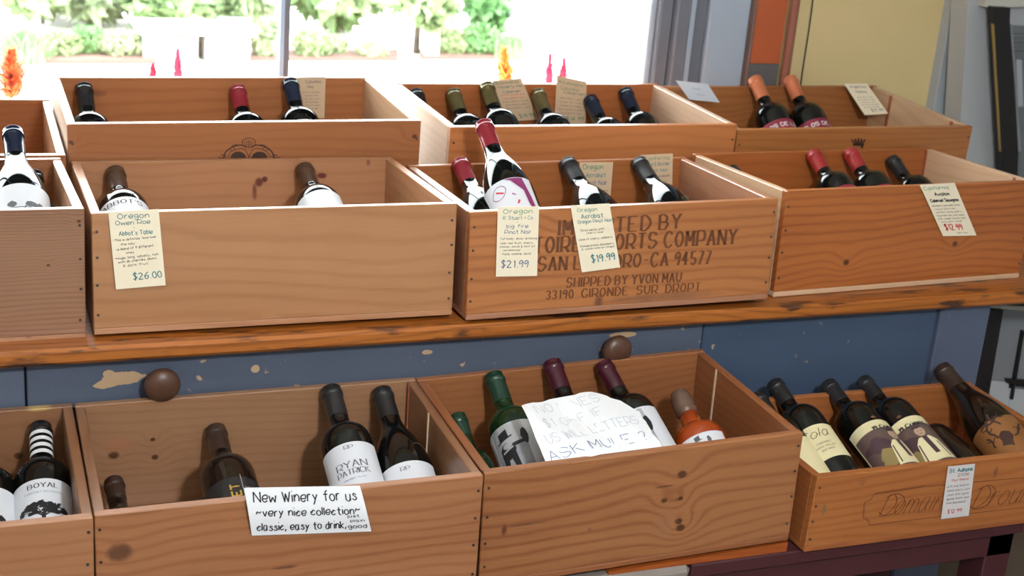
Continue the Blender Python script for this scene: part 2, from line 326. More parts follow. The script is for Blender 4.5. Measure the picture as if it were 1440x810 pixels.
# right of the window: layered trim, painted post, pipe
for i, (a, b, y0, mm_) in enumerate([(1.300, 1.334, WY-.028, M_trimd), (1.334, 1.356, WY-.012, M_trim), (1.356, 1.392, WY+.004, M_trimd), (1.392, 1.494, WY-.006, M_trim)]):
    struct(box('trim_%d' % (i+1), a, b, y0, WY+.11, FLOOR, WZ1, mm_, bevel=.004))
M_postg = mat('grey_primer', srgb(100, 98, 98), .6, noise=.1)
struct(box('trim_5', 1.494, 1.500, WY-.023, WY+.11, FLOOR, WZ1, mat('brown_edge', srgb(120, 96, 86), .5), bevel=.003))
post = struct(box('trim_6', 1.500, 1.578, WY-.02, WY+.11, .232, WZ1, M_orange, bevel=.002))
struct(box('trim_7', 1.500, 1.578, WY-.02, WY+.11, FLOOR, .232, M_postg, bevel=.002))
def tube(name, pts, r, material, parent=None, n=10):
    cu = bpy.data.curves.new(name, 'CURVE'); cu.dimensions = '3D'; cu.bevel_depth = r; cu.bevel_resolution = max(1, n//4); cu.use_fill_caps = True
    sp = cu.splines.new('POLY'); sp.points.add(len(pts)-1)
    for i, p in enumerate(pts): sp.points[i].co = (*p, 1)
    o = bpy.data.objects.new(name, cu); COL.objects.link(o)
    dg = bpy.context.evaluated_depsgraph_get(); me = bpy.data.meshes.new_from_object(o.evaluated_get(dg)); COL.objects.unlink(o); bpy.data.objects.remove(o)
    me.polygons.foreach_set('use_smooth', [True]*len(me.polygons))
    return link(name, me, material, parent)
tag(tube('painted_pipe', [(1.589, WY-.03, FLOOR), (1.589, WY-.03, .35), (1.592, WY-.032, .9), (1.590, WY-.03, CEIL)], .0105, mat('reddish_brown_pipe', srgb(150, 92, 74), .4, noise=.15)), 'thin reddish brown pipe running up beside the orange and grey post', 'pipe')
wp = [(1.657+.0022*math.sin(z*9)+.0012*math.sin(z*23), WY+.006, z) for z in np.linspace(FLOOR, CEIL-.02, 60)]
tag(tube('black_wire', wp, .0016, mat('black_rubber', (.012, .012, .012, 1), .5), n=6), 'thin black wire hanging down the yellow wall', 'wire')
# pale door casing beyond the yellow wall
door = empty('door_1', T(2.02, WY, FLOOR)); door['kind'] = 'structure'
Mgw = mat('pale_grey_paint', srgb(176, 182, 188), .4, noise=.05, nscale=6, bump=.15)
def dpart(n, x0, x1, y0, y1, z0, z1, m, b=.002): return box(n, x0-2.02, x1-2.02, y0-WY, y1-WY, z0-FLOOR, z1-FLOOR, m, door, b)
dpart('casing', 2.022, 2.098, WY-.02, WY+.02, FLOOR, 1.6, Mgw); 
rl = tube('door_edge_molding', [(.085, -.03, 0), (.085, -.03, 2.38)], .009, mat('worn_white_metal', srgb(188, 194, 200), .3, .3, noise=.15, nscale=40), door)
# ================================================================ DISPLAY COUNTER (blue, with two knobs) and the bench below
BLUE = srgb(84, 92, 108)[:3]
counter = empty('display_counter', T(.4, 0, FLOOR)); CT = Matrix.Translation((.4, 0, FLOOR)).inverted()
tag(counter, 'blue painted counter with worn wooden top holding the two upper rows of crates', 'counter')
def cbox(name, x0, x1, y0, y1, z0, z1, m, b=.0015, rot=None):
    o = box(name, x0-.4, x1-.4, y0, y1, z0-FLOOR, z1-FLOOR, m, counter, b)
    if rot: o.matrix_local = o.matrix_local @ rot
    return o
M_shelf = wood('worn_counter_top', srgb(206, 136, 62), srgb(118, 62, 20), rough=.35, freq=9, patch=1.8, contrast=1.1, seed=3)
fb = box('top_board', -1.5, 1.5, -.2, .2, -.0115, .0115, M_shelf, counter, .005); fb.matrix_local = T(-.04, .153, -.0185-FLOOR-.0015) @ R(-.043, 'X')
rb = box('rear_top_board', -1.5, 1.5, -.2, .2, -.01, .01, M_shelf, counter, .003); rb.matrix_local = T(-.04, .56, -.0115-FLOOR) @ R(.024, 'X')
def knob(px, pz):
    prof = [(.0085, 0), (.0085, .012), (.012, .016), (.021, .020), (.0245, .026), (.0245, .031), (.021, .036), (.012, .0395), (.004, .0405)]
    o = link('knob', lathe('knob', prof, 32), mat('dark_wood_knob', srgb(84, 56, 42), .38, noise=.2, nscale=25), None)
    return o
dr = cbox('drawer_front', -.0885, .957, -.008, .012, -.104, -.030, paint('worn_blue_paint', BLUE, [(-.395, .004, .034, .012), (-.42, -.004, .02, .008), (-.415, .012, .01, .006), (.05, .012, .010, .005), (-.21, .004, .008, .008), (.38, .02, .03, .006)], wear=.5))
for kx, kz in ((.0885, -.066), (.790, -.061)):
    k = knob(kx, kz); k.parent = dr; k.matrix_local = T(kx-(-.0885+.957)/2, -.010, kz-(-.104-.030)/2) @ R(math.pi/2, 'X')
    
dr2 = cbox('drawer_front', -1.0, -.0915, -.008, .012, -.104, -.030, paint('brighter_blue_paint', [c*q_ for c, q_ in zip(BLUE, (.75, 1.15, 1.6))] if 0 else [c*1.15 for c in BLUE], wear=.2))
cbox('back_panel', -1.0, 1.425, .014, .03, -.60, -.025, paint('deep_blue_paint', srgb(66, 82, 104)[:3], wear=.15))
cbox('face_panel', .9600, 1.425, -.006, .013, -.60, -.028, paint('deep_blue_panel_paint', srgb(66, 82, 104)[:3], wear=.25))
cbox('corner_post', 1.4265, 1.535, -.016, .60, -.78, -.028, paint('greyish_blue_paint', srgb(84, 92, 112)[:3], wear=.1), .004)
cbox('left_post', -1.08, -1.0, -.016, .60, -.78, -.028, paint('greyish_blue_paint', srgb(84, 92, 112)[:3], wear=.1))
bench = empty('low_bench', T(.3, -.1, FLOOR)); tag(bench, 'dark maroon bench carrying the front row of crates', 'bench')
M_mar = paint('maroon_paint', srgb(70, 32, 36)[:3], wear=.02, under=(.3, .15, .08)); BT = -.2685
def bbox(name, x0, x1, y0, y1, z0, z1, m, b=.002): return box(name, x0-.3, x1-.3, y0+.1, y1+.1, z0-FLOOR, z1-FLOOR, m, bench, b)
bbox('bench_top', .786, 1.385, -.347, -.012, BT-.022, BT, M_mar); bbox('apron', .80, 1.375, -.340, -.320, BT-.062, BT-.022, M_mar)
bbox('leg', 1.325, 1.375, -.340, -.285, FLOOR, BT-.022, M_mar); bbox('leg', 1.325, 1.375, -.07, -.015, FLOOR, BT-.022, M_mar)
bbox('leg', -.95, -.90, -.340, -.285, FLOOR, BT-.022, M_mar); bbox('leg', -.95, -.90, -.07, -.015, FLOOR, BT-.022, M_mar)
bbox('grey_plank', -.98, .785, -.350, -.012, BT-.022, BT, mat('weathered_grey_board', srgb(128, 118, 110), .6, noise=.2, nscale=20), .008)
pts = [Vector(p) for p in ((.655-.3, -.343+.1, BT-FLOOR), (.655-.3, -.343+.1, BT-FLOOR+.004), (.945-.3, -.343+.1, -.2535-FLOOR), (.945-.3, -.343+.1, BT-FLOOR))]
link('orange_support_strip', prism('orange_support_strip', pts, .3, Vector((0, 1, 0))), wood('orange_pine', srgb(176, 96, 44), srgb(130, 62, 26), freq=14), bench)
# ================================================================ CRATES
CRP = dict(A=(0, .0001, .1742, -.0146, .5162, .3479, .1712, -.0501, .0058), U=(-.5089, -.0048, .1839, .0195, .5011, .2997, .1862, -.021, -.0081),
B=(.5286, -.0312, .1707, -.0108, .5167, .3226, .1664, -.0405, .0175), C=(1.0882, .0062, .1794, .0651, .5433, .2893, .1807, -.0321, -.0049),
D=(.0012, .3567, .2129, -.0082, .5734, .3305, .2151, .0264, .009), E=(.6288, .3544, .206, .0013, .5640, .3371, .2089, .024, .004),
F=(1.1945, .3533, .1980, -.0100, .5340, .3430, .2017, .036, .011), G=(-.5035, .3446, .1698, -.012, .5007, .3715, .1706, .0238, -.0033),
L=(-.4704, -.3405, -.0951, -.0161, .4337, .3258, .1703, .0144, .0032), M=(-.0355, -.345, -.0929, -.023, .4848, .321, .1723, .0138, .0148),
N=(.4554, -.3435, -.0901, -.0128, .4815, .311, .1752, .0205, .035), O=(.967, -.3579, -.143, .0073, .486, .27, .1233, .0153, -.0077))
CR = {}
def crate(key, label, mats, group, nails=True, joints=(), tside=.013, tfront=.013):
    x, y, z, a, W, D, H, pt, rl_ = CRP[key]
    ux = Vector((math.cos(a), math.sin(a), rl_)).normalized(); uy = Vector((-math.sin(a), math.cos(a), pt)); uy = (uy-ux*uy.dot(ux)).normalized(); uz = ux.cross(uy)
    o = Vector((x, y, z)) - uz*H
    mw = Matrix((ux, uy, uz)).transposed().to_4x4(); mw.translation = o
    root = empty('wine_crate', mw); tag(root, label, 'crate', group)
    mf, mb, ms = mats if isinstance(mats, (tuple, list)) else (mats,)*3
    hb = .009; hh = H-hb
    P = {}
    P['front'] = link('front_panel', boxmesh('front_panel', W, tfront, hh, .0012), mf, root, T(W/2, tfront/2, hb+hh/2))
    P['back'] = link('back_panel', boxmesh('back_panel', W, .012, hh, .0012), mb, root, T(W/2, D-.006, hb+hh/2))
    P['bottom'] = link('bottom_panel', boxmesh('bottom_panel', W, D, hb, .0012), ms, root, T(W/2, D/2, hb/2))
    ls = D-tfront-.012
    for k, xx in (('left', tside/2), ('right', W-tside/2)):
        P[k] = link('side_panel', boxmesh('side_panel', ls, tside, hh-.0012, .0012), ms, root, T(xx, tfront+ls/2, hb+hh/2-.0006) @ R(math.pi/2, 'Z'))
    if nails:
        vs = []; fs = []
        for xx in (.0065, W-.0065):
            for q in range(4):
                zz = hb+hh*(.13+.245*q)+random.uniform(-.004, .004); b = len(vs); r = .0021; xj = xx+random.uniform(-.001, .001)
                ring = [(xj+r*math.cos(t*math.pi/4), -.0006, zz+r*math.sin(t*math.pi/4)) for t in range(8)]
                vs += ring+[(p[0], .0004, p[2]) for p in ring]
                fs.append(tuple(range(b+7, b-1, -1))); fs += [(b+i, b+(i+1) % 8, b+8+(i+1) % 8, b+8+i) for i in range(8)]
        n = link('nail_heads', mesh('nail_heads', vs, fs), mat('dark_nail_steel', (.09, .07, .06, 1), .4, .7), root); n['kind'] = 'stuff'
        vs = []; fs = []
    for (side, yy, wd, colr) in joints:
        xx = W-tside-.0008 if side == 'r' else tside+.0008
        j = link('joint_strip', boxmesh('joint_strip', .002, wd, hh*.97, .0002), colr, root, T(xx, yy, hb+hh/2))
    CR[key] = dict(root=root, mw=mw, W=W, D=D, H=H, tf=tfront, hb=hb, hh=hh, P=P, inv=mw.inverted(), o=o, ux=ux, uy=uy, uz=uz)
    return root
def W_(n, lt, dk, **k): return wood(n, srgb(*lt), srgb(*dk), **k)
def fk(key, *ks):
    """pixel positions of knots on a front panel -> board coordinates"""
    x, y, z, a, W, D, H, pt, rl_ = CRP[key]; out = []
    ux = Vector((math.cos(a), math.sin(a), rl_)).normalized(); uy = Vector((-math.sin(a), math.cos(a), pt)); uy = (uy-ux*uy.dot(ux)).normalized(); uz = ux.cross(uy)
    o = Vector((x, y, z))-uz*H
    for k in ks:
        back = k[-1] == 'b'
        oo = o + (uy*(D-.012) if back else Vector((0, 0, 0)))
        p = on_plane(k[0], k[1], oo, uy)-o
        rest = k[2:-1] if back else k[2:]
        out.append((p.dot(ux)-W/2, p.dot(uz)-(.009+(H-.009)/2), *rest))
    return out
jb = mat('joint_brown', srgb(150, 84, 56), .6); jp = mat('joint_pale', srgb(196, 170, 140), .6)
GU, GB, GL_ = 'wine crates in the front row on the counter', 'wine crates in the back row by the window', 'wine crates on the low bench'
pine = W_('pine_left', (226, 172, 124), (186, 122, 74), freq=7)
crate('A', 'pale pine crate hung with one price card, second from left in the middle row', (W_('pine_a_front', (222, 168, 116), (190, 128, 78), knots=fk('A', (380, 460, .003)), freq=5, contrast=.8),
      W_('pine_a_back', (214, 158, 110), (180, 118, 72), stains=fk('A', (364, 256, .008, .010, (.12, .03, .02), .9, 'b'), (358, 270, .005, .016, (.16, .05, .03), .8, 'b'), (372, 252, .006, .006, (.10, .025, .018), .9, 'b'), (452, 247, .011, .006, (.12, .02, .02), .9, 'b'), (518, 228, .004, .007, (.2, .08, .04), .9, 'b')), freq=6), pine), GU, joints=[])
crate('U', 'pine crate cut off by the left edge of the photo in the middle row', (W_('pine_u_front', (206, 148, 106), (156, 96, 62), freq=26, contrast=1.0, knots=fk('U', (111, 311, .0022), (68, 373, .002))), W_('pine_dark', (172, 116, 78), (138, 84, 50)), pine), GU)
crate('B', 'reddish pine crate stencilled with importer lettering and hung with two price cards', (W_('pine_b_front', (194, 128, 82), (146, 84, 48), knots=fk('B', (800, 318, .008)), knotcol=(.10, .035, .016), freq=8, contrast=1.0, stains=fk('B', (842, 425, .009, .016, (.10, .035, .02), .5), (930, 418, .12, .008, (.13, .07, .05), .35))),
      W_('pine_b_back', (178, 112, 68), (140, 80, 44), freq=9), W_('pine_b_side', (212, 156, 116), (178, 118, 80), freq=6)), GU)
crate('C', 'brown pine crate with a slanted price card, rightmost in the middle row', (W_('pine_c_front', (184, 118, 72), (134, 74, 42), knots=fk('C', (1190, 369, .0052), (1343, 343, .005)), freq=9, contrast=1.05), W_('pine_c_back', (176, 112, 70), (140, 80, 46), freq=7), W_('pine_c_side', (224, 184, 148), (196, 146, 108), freq=6)), GU, joints=[('r', .275, .006, jb), ('r', .04, .006, jb)])
crate('D', 'tall pine crate with a black scrollwork crest in the back row under the window mullion', (W_('pine_d_front', (204, 142, 92), (160, 98, 58), freq=7, knots=fk('D', (583, 192, .004), (100, 200, .003))), W_('pine_d_back', (184, 122, 76), (146, 88, 50), freq=6, stains=fk('D', (137, 131, .02, .008, (.16, .06, .03), .5, 'b'))), W_('pine_d_side', (226, 186, 150), (200, 150, 110), freq=7)), GB)
crate('E', 'pine crate in the back row holding six bottle necks and two tall cards', (W_('pine_e_front', (200, 132, 84), (152, 88, 50), freq=6), W_('pine_e_back', (176, 108, 64), (138, 78, 44), freq=8), W_('pine_e_side', (226, 190, 160), (204, 156, 122), freq=9)), GB)
crate('F', 'pine crate with a small black crown mark in the back row before the yellow wall', (W_('pine_f_front', (176, 112, 68), (132, 74, 42), freq=10), W_('pine_f_back', (170, 108, 68), (128, 74, 42), freq=14), W_('pine_f_side', (224, 184, 146), (196, 146, 106), freq=6)), GB, joints=[('r', .26, .008, jb), ('r', .05, .008, jb)])
crate('G', 'low empty looking crate at the far left of the back row by the orange plume', (W_('pine_dark', (172, 116, 78), (138, 84, 50)), W_('pine_g_back', (160, 100, 62), (130, 76, 44)), pine), GB)
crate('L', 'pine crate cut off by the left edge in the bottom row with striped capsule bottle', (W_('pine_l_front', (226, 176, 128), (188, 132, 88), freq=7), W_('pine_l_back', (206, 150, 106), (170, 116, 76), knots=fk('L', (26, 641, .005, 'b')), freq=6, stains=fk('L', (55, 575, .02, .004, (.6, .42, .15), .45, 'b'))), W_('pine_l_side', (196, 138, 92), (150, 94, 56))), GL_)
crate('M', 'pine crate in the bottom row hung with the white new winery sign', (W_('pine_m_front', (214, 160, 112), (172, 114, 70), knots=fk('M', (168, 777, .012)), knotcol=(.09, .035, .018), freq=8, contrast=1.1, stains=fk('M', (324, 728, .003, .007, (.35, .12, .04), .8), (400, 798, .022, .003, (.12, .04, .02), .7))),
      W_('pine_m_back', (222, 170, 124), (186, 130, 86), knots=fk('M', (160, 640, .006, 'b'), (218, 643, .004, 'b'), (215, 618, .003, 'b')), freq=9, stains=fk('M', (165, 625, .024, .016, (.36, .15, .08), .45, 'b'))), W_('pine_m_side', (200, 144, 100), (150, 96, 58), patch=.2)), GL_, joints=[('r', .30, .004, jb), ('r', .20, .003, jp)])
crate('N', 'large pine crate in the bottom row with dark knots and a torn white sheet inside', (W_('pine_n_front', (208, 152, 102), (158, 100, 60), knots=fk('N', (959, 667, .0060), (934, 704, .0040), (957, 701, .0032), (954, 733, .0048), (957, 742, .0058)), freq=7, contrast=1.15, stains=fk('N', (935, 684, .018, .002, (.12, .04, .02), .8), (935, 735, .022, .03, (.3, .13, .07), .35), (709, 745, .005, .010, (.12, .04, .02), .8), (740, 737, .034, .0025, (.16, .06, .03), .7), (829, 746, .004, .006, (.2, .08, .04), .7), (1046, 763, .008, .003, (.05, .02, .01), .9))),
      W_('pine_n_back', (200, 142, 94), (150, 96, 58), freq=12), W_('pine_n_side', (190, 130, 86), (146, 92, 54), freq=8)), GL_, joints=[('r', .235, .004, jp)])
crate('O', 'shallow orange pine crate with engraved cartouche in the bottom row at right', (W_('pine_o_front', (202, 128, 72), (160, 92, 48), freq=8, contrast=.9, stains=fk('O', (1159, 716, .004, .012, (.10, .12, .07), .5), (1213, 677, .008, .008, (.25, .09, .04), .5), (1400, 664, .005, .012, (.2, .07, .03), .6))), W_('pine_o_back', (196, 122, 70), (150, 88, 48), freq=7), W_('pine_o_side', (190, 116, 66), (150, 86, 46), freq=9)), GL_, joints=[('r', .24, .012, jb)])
def panel_fn(c):
    """(u, v) metres from the crate's lower left front corner -> front_panel local point"""
    return lambda u, v: (u-c['W']/2, -c['tf']/2-.0004, v-(c['hb']+c['hh']/2))
def fpx(c, u, v):
    p = c['inv'] @ on_plane(u, v, c['o'], c['uy']); return p.x, p.z
def stencil(key, s, p0, p1, hpx_top, ink, serif=True, nib=1, wd=None, name='lettering', **k):
    c = CR[key]; a = fpx(c, *p0); b = fpx(c, *p1); t = fpx(c, *hpx_top)
    rot = math.atan2(b[1]-a[1], b[0]-a[0]); wdt = math.hypot(b[0]-a[0], b[1]-a[1]); h = abs(t[1]-a[1]-(t[0]-a[0])*math.tan(rot))
    q = text_quads(s, 0, 0, h, wd or h*.2, wdt, serif=serif, nib=nib, space=2.5 if serif else 1.6, **k)
    cs_, sn = math.cos(rot), math.sin(rot)
    q = [tuple((a[0]+x*cs_-y*sn, a[1]+x*sn+y*cs_) for x, y in qq) for qq in q]
    return print_mesh(name, q, panel_fn(c), INK[ink], c['P']['front'])
stencil('B', 'IMPORTED BY', (786, 331), (956, 321), (786, 310), 'midbrown')
stencil('B', 'VICTOIRE IMPORTS COMPANY', (712, 358), (1034, 343), (712, 336), 'midbrown')
stencil('B', 'SAN LEANDRO-CA 94577', (757, 381), (998, 371), (757, 362), 'midbrown')
stencil('B', 'SHIPPED BY YVON MAU', (797, 404), (957, 396), (797, 391), 'midbrown')
stencil('B', '33190  GIRONDE  SUR  DROPT', (768, 421), (984, 409), (768, 409), 'midbrown')
# cartouche and script on the shallow crate
c = CR['O']; q = []
def pl(key, pts): return [fpx(CR[key], *p) for p in pts]
outl = pl('O', [(1460, 670), (1400, 675), (1300, 684), (1229, 695), (1224, 703), (1215, 707), (1213, 728), (1219, 731), (1222, 738), (1300, 729), (1400, 718), (1460, 711)])
q += ribbon(outl, .0011); q += ribbon([(a+.0015, b+.002) for a, b in outl[2:9]], .0007)
print_mesh('engraved_border', q, panel_fn(c), INK['midbrown'], c['P']['front'])
stencil('O', 'Domaine', (1236, 726), (1334, 714), (1236, 698), 'midbrown', serif=False, wd=.0017, slant=.35, name='script')
stencil('O', 'Drouhin', (1366, 714), (1464, 703), (1366, 686), 'midbrown', serif=False, wd=.0017, slant=.35, name='script')
for P_s in ([(1246, 700), (1262, 694), (1272, 702), (1262, 718), (1244, 725), (1236, 720)], [(1376, 688), (1392, 682), (1400, 692), (1390, 708), (1372, 716), (1362, 710)]):
    print_mesh('flourish', ribbon(smooth_pts(pl('O', P_s)), .0014), panel_fn(c), INK['midbrown'], c['P']['front'])
# crest on the tall crate and crown on the right one
c = CR['D']; q = []; 
for sgn in (1, -1):
    mir = lambda P: [fpx(c, 350+sgn*dx, 222+dy) for dx, dy in P]
    q += ribbon(smooth_pts(mir([(36, 0), (32, -9), (22, -16), (10, -18), (4, -15)])), .0022)
    q += ribbon(smooth_pts(mir([(30, 0), (26, -8), (18, -12), (8, -13), (2, -6), (0, 0)])), .0010)
    q += ribbon(smooth_pts(mir([(40, -3), (35, -5), (33, -1), (38, 0), (44, -1)])), .0012)
    q += ribbon(smooth_pts(mir([(28, -13), (23, -10), (20, -13), (24, -17), (16, -19)])), .0010)
    q += ribbon(smooth_pts(mir([(9, -18), (9, -24), (5, -27), (0, -28)])), .0012)
    for d in (1, 4, 7): q += ribbon(mir([(d*.4, -14), (d, -25+d*.3)]), .0008)
    el = mir([(4+11*(1+math.cos(t)), -9*math.sin(t)) for t in np.linspace(0, math.pi, 12)]); q.append(tuple(el))
print_mesh('crest_mark', q, panel_fn(c), INK['darkbrown'], c['P']['front'])
c = CR['F']; q = []
for a in (-1, -.5, 0, .5, 1): q.append(tuple(fpx(c, *p) for p in ((1207+a*5-1.5, 203), (1207+a*5+1.5, 203), (1207+a*9.5+1.2, 196-2*(1-abs(a))), (1207+a*9.5-1.2, 196-2*(1-abs(a))))))
q.append(tuple(fpx(c, *p) for p in ((1199, 205), (1215, 205), (1215, 202.5), (1199, 202.5)))); q.append(tuple(fpx(c, *p) for p in ((1210, 205), (1214, 205), (1213, 209), (1211, 208))))
print_mesh('crown_mark', q, panel_fn(c), INK['darkbrown'], c['P']['front'])
# ================================================================ BOTTLES
G_dark = mat('dark_wine_glass', (.004, .0045, .004, 1), .04, spec=.5)
G_green = mat('green_wine_glass', (.004, .024, .007, 1), .04, spec=.5)
G_brown = mat('amber_dark_glass', (.012, .007, .005, 1), .05, spec=.5)
CAPS = dict(black=mat('capsule_black', (.012, .011, .012, 1), .15), matte=mat('capsule_matte_black', (.016, .015, .016, 1), .36), navy=mat('capsule_navy', (.012, .018, .04, 1), .14, .2), red=mat('capsule_red', (.22, .012, .022, 1), .18),
    crimson=mat('capsule_crimson', (.30, .018, .018, 1), .4), copper=mat('capsule_copper', (.55, .16, .07, 1), .38, .25), bronze=mat('capsule_bronze', (.13, .10, .035, 1), .25, .5), brown=mat('capsule_brown', (.065, .028, .012, 1), .42),
    wine=mat('capsule_dark_wine', (.05, .006, .014, 1), .2), green=mat('capsule_green', (.008, .035, .02, 1), .3), white=mat('capsule_white', (.75, .75, .76, 1), .35), gold=mat('stopper_smoky_glass', (.14, .085, .06, 1), .12, .2), darkbrown=mat('capsule_dark_brown', (.035, .018, .012, 1), .35))
LABM = dict(white=mat('paper_white', srgb(214, 216, 222), .5), cream=mat('paper_cream', srgb(222, 210, 166), .5), black=mat('paper_black', (.02, .02, .022, 1), .4), maroon=mat('paper_maroon', srgb(136, 40, 62), .45), blue=mat('paper_pale_blue', srgb(176, 200, 218), .45),
    copper=mat('paper_copper', srgb(150, 100, 56), .35, .3), tan=mat('paper_tan', srgb(196, 172, 130), .5), photo=mat('paper_grey_photo', srgb(150, 152, 156), .5, noise=.35, nscale=45), smoke=mat('paper_smoky_brown', srgb(96, 76, 70), .45, noise=.45, nscale=30))
def arc(p0, p1, p2, n=8):
    return [((1-t)**2*p0[0]+2*t*(1-t)*p1[0]+t*t*p2[0], (1-t)**2*p0[1]+2*t*(1-t)*p1[1]+t*t*p2[1]) for t in [i/n for i in range(n+1)]]
def profile(kind):
    if kind == 'bordeaux': return .0375, .300, [(.0, .006), (.030, .0)]+arc((.034, 0), (.0375, 0), (.0375, .005), 4)+[(.0375, .06), (.0375, .12), (.0375, .182)]+arc((.0375, .188), (.0372, .214), (.0205, .222), 8)+arc((.018, .2235), (.0148, .228), (.0142, .240), 4)+[(.0138, .288)], .245
    if kind == 'burgundy': return .0405, .298, [(.0, .006), (.032, .0)]+arc((.036, 0), (.0405, 0), (.0405, .005), 4)+[(.0405, .06), (.0405, .125)]+arc((.0405, .132), (.038, .175), (.0215, .210), 10)+arc((.0195, .215), (.0150, .230), (.0145, .243), 4)+[(.0140, .286)], .240
    if kind == 'rhone': return .0425, .300, [(.0, .006), (.034, .0)]+arc((.038, 0), (.0425, 0), (.0425, .005), 4)+[(.0425, .05), (.0425, .105)]+arc((.0425, .112), (.041, .160), (.0245, .205), 10)+arc((.022, .212), (.0175, .235), (.0165, .250), 4)+[(.0160, .286)], .240
    if kind == 'split': return .0290, .225, [(.0, .004), (.022, .0)]+arc((.025, 0), (.029, 0), (.029, .005), 4)+[(.029, .07), (.029, .118)]+arc((.029, .122), (.0285, .145), (.0165, .155), 8)+arc((.0145, .157), (.0125, .165), (.0122, .175), 4)+[(.0120, .215)], .185
    if kind == 'flask': return .0400, .215, [(.0, .004), (.030, .0)]+arc((.036, 0), (.040, 0), (.040, .006), 4)+[(.040, .05), (.040, .108)]+arc((.040, .114), (.039, .138), (.020, .145), 8)+[(.0155, .150), (.0150, .172)], .173
def bottle(tip, axis, roll, kind, glass, cap, label, group, lab=None, prints=(), capcol=None, scale=1.0, cap_z=None):
    """tip: centre of the bottle mouth; axis: unit vector base->mouth; prints are drawn on the paper label"""
    Rb, Ln, prof, cz = profile(kind); a = axis.normalized()
    base = tip-a*Ln*scale
    tocam = (CP-(base+tip)/2); n = (tocam-a*tocam.dot(a)).normalized(); r = a.cross(n)
    n2 = n*math.cos(roll)+r*math.sin(roll); r2 = a.cross(n2)
    mw = Matrix((r2, -n2, a)).transposed().to_4x4(); mw.translation = base
    root = empty('wine_bottle', mw); tag(root, label, 'bottle', group)
    rs_ = min(1, scale+.07) if scale < 1 else scale
    if scale != 1: prof = [(x*rs_, z*scale) for x, z in prof]; Rb *= rs_; Ln *= scale; cz *= scale
    link('glass_body', lathe('glass_body', prof, 44), glass, root)
    if cap:
        rn = prof[-1][0]+.0006
        cz = cap_z or cz; rb_ = rn
        for (x, z) in prof:
            if z >= cz: rb_ = max(rn, x+.0006); break
        if kind == 'flask': cp = [(rn, cz-.004), (rn+.002, cz+.002), (.0165, .178), (.0175, .186), (.0165, .200), (.013, .210), (.006, .2145), (.0005, .2150)]
        else: cp = [(rb_, cz), (rn+.0003, cz+.02), (rn, Ln-.016), (rn+.0014, Ln-.0145), (rn+.0016, Ln-.010), (rn+.0002, Ln-.008), (rn+.0006, Ln-.0012), (rn+.0004, Ln-.0004), (rn-.0006, Ln), (rn-.004, Ln), (rn-.005, Ln-.0006), (.001, Ln-.0006)]
        cp2 = []
        for i_, p_ in enumerate(cp):
            for q_, f_ in ((cp[i_-1] if i_ else None, 1), (cp[i_+1] if i_ < len(cp)-1 else None, 1)):
                if q_ is None: cp2.append(p_); continue
                l_ = math.hypot(q_[0]-p_[0], q_[1]-p_[1]); t_ = min(.3, .0004/l_) if l_ > 0 else 0
                cp2.append((p_[0]+(q_[0]-p_[0])*t_, p_[1]+(q_[1]-p_[1])*t_))
        cp = cp2
        co = link('capsule', lathe('capsule', cp, 32), CAPS[cap], root)
        if capcol == 'stripes':
            for i in range(4):
                z0 = Ln-.018-i*.012
                link('capsule_stripe', lathe('capsule_stripe', [(rn+.0007, z0-.0065), (rn+.0007, z0)], 32, cap=False), CAPS['white'], root)
    if lab:
        z0, z1, paper, half = lab[:4]; z0 *= scale; z1 *= scale
        def fn(u, v, d=.0008): return ((Rb+d)*math.sin(u/Rb), -(Rb+d)*math.cos(u/Rb), v)
        nu = 28; vs = []; fs = []; hw = half*Rb
        for d in (.0001, .0005):
            for j in range(2):
                for i in range(nu+1): vs.append(fn(-hw+2*hw*i/nu, z0 if j == 0 else z1, d))
        k = nu+1
        for i in range(nu):
            fs.append((2*k+i, 2*k+i+1, 3*k+i+1, 3*k+i)); fs.append((k+i, 3*k+i, 3*k+i+1, k+i+1)); fs.append((i, i+1, 2*k+i+1, 2*k+i))
        fs += [(0, 2*k, 3*k, k), (nu, k+nu, 3*k+nu, 2*k+nu)]
        lo = link('paper_label', mesh('paper_label', vs, fs, False), LABM[paper], root)
        for li, pr in enumerate(prints):
            if pr[0] == 't': _, s, x, z, h, ink, kw = pr; q = text_quads(s, x, z*scale, h, align='c', **kw)
            elif pr[0] == 'p': _, q, ink = pr
            if pr[0] == 't' or pr[0] == 'p':
                Q = []
                for poly in q: Q += strips(poly) if pr[0] == 'p' else [poly]
                mt = INK.get(ink) or LABM.get(ink)
                print_mesh('printed_artwork' if pr[0] == 'p' else 'lettering', Q, lambda u, v, dd=.0007+.00014*li: fn(u, v, dd), mt, lo)
    return root
def strips(poly, w=.004):
    """cut a convex polygon into narrow upright strips so that it can follow the round bottle"""
    us = [p[0] for p in poly]; a, b = min(us), max(us)
    if b-a <= w: return [poly]
    def clip(P, c, keep_less):
        out = []
        for i in range(len(P)):
            p, q = P[i], P[(i+1) % len(P)]; ip = (p[0] <= c) == keep_less or p[0] == c; iq = (q[0] <= c) == keep_less or q[0] == c
            if ip: out.append(p)
            if ip != iq: t = (c-p[0])/(q[0]-p[0]); out.append((c, p[1]+t*(q[1]-p[1])))
        return out
    res = []; rest = list(poly); c = a+w
    while c < b:
        l = clip(rest, c, True)
        if len(l) > 2: res.append(tuple(l))
        rest = clip(rest, c, False); c += w
        if len(rest) < 3: break
    if len(rest) > 2: res.append(tuple(rest))
    return res
def rect(x0, x1, z0, z1, n=10):
    return [(x0+(x1-x0)*i/n, z0) for i in range(n+1)] and [((x0+(x1-x0)*i/n, z0), (x0+(x1-x0)*(i+1)/n, z0), (x0+(x1-x0)*(i+1)/n, z1), (x0+(x1-x0)*i/n, z1)) for i in range(n)]
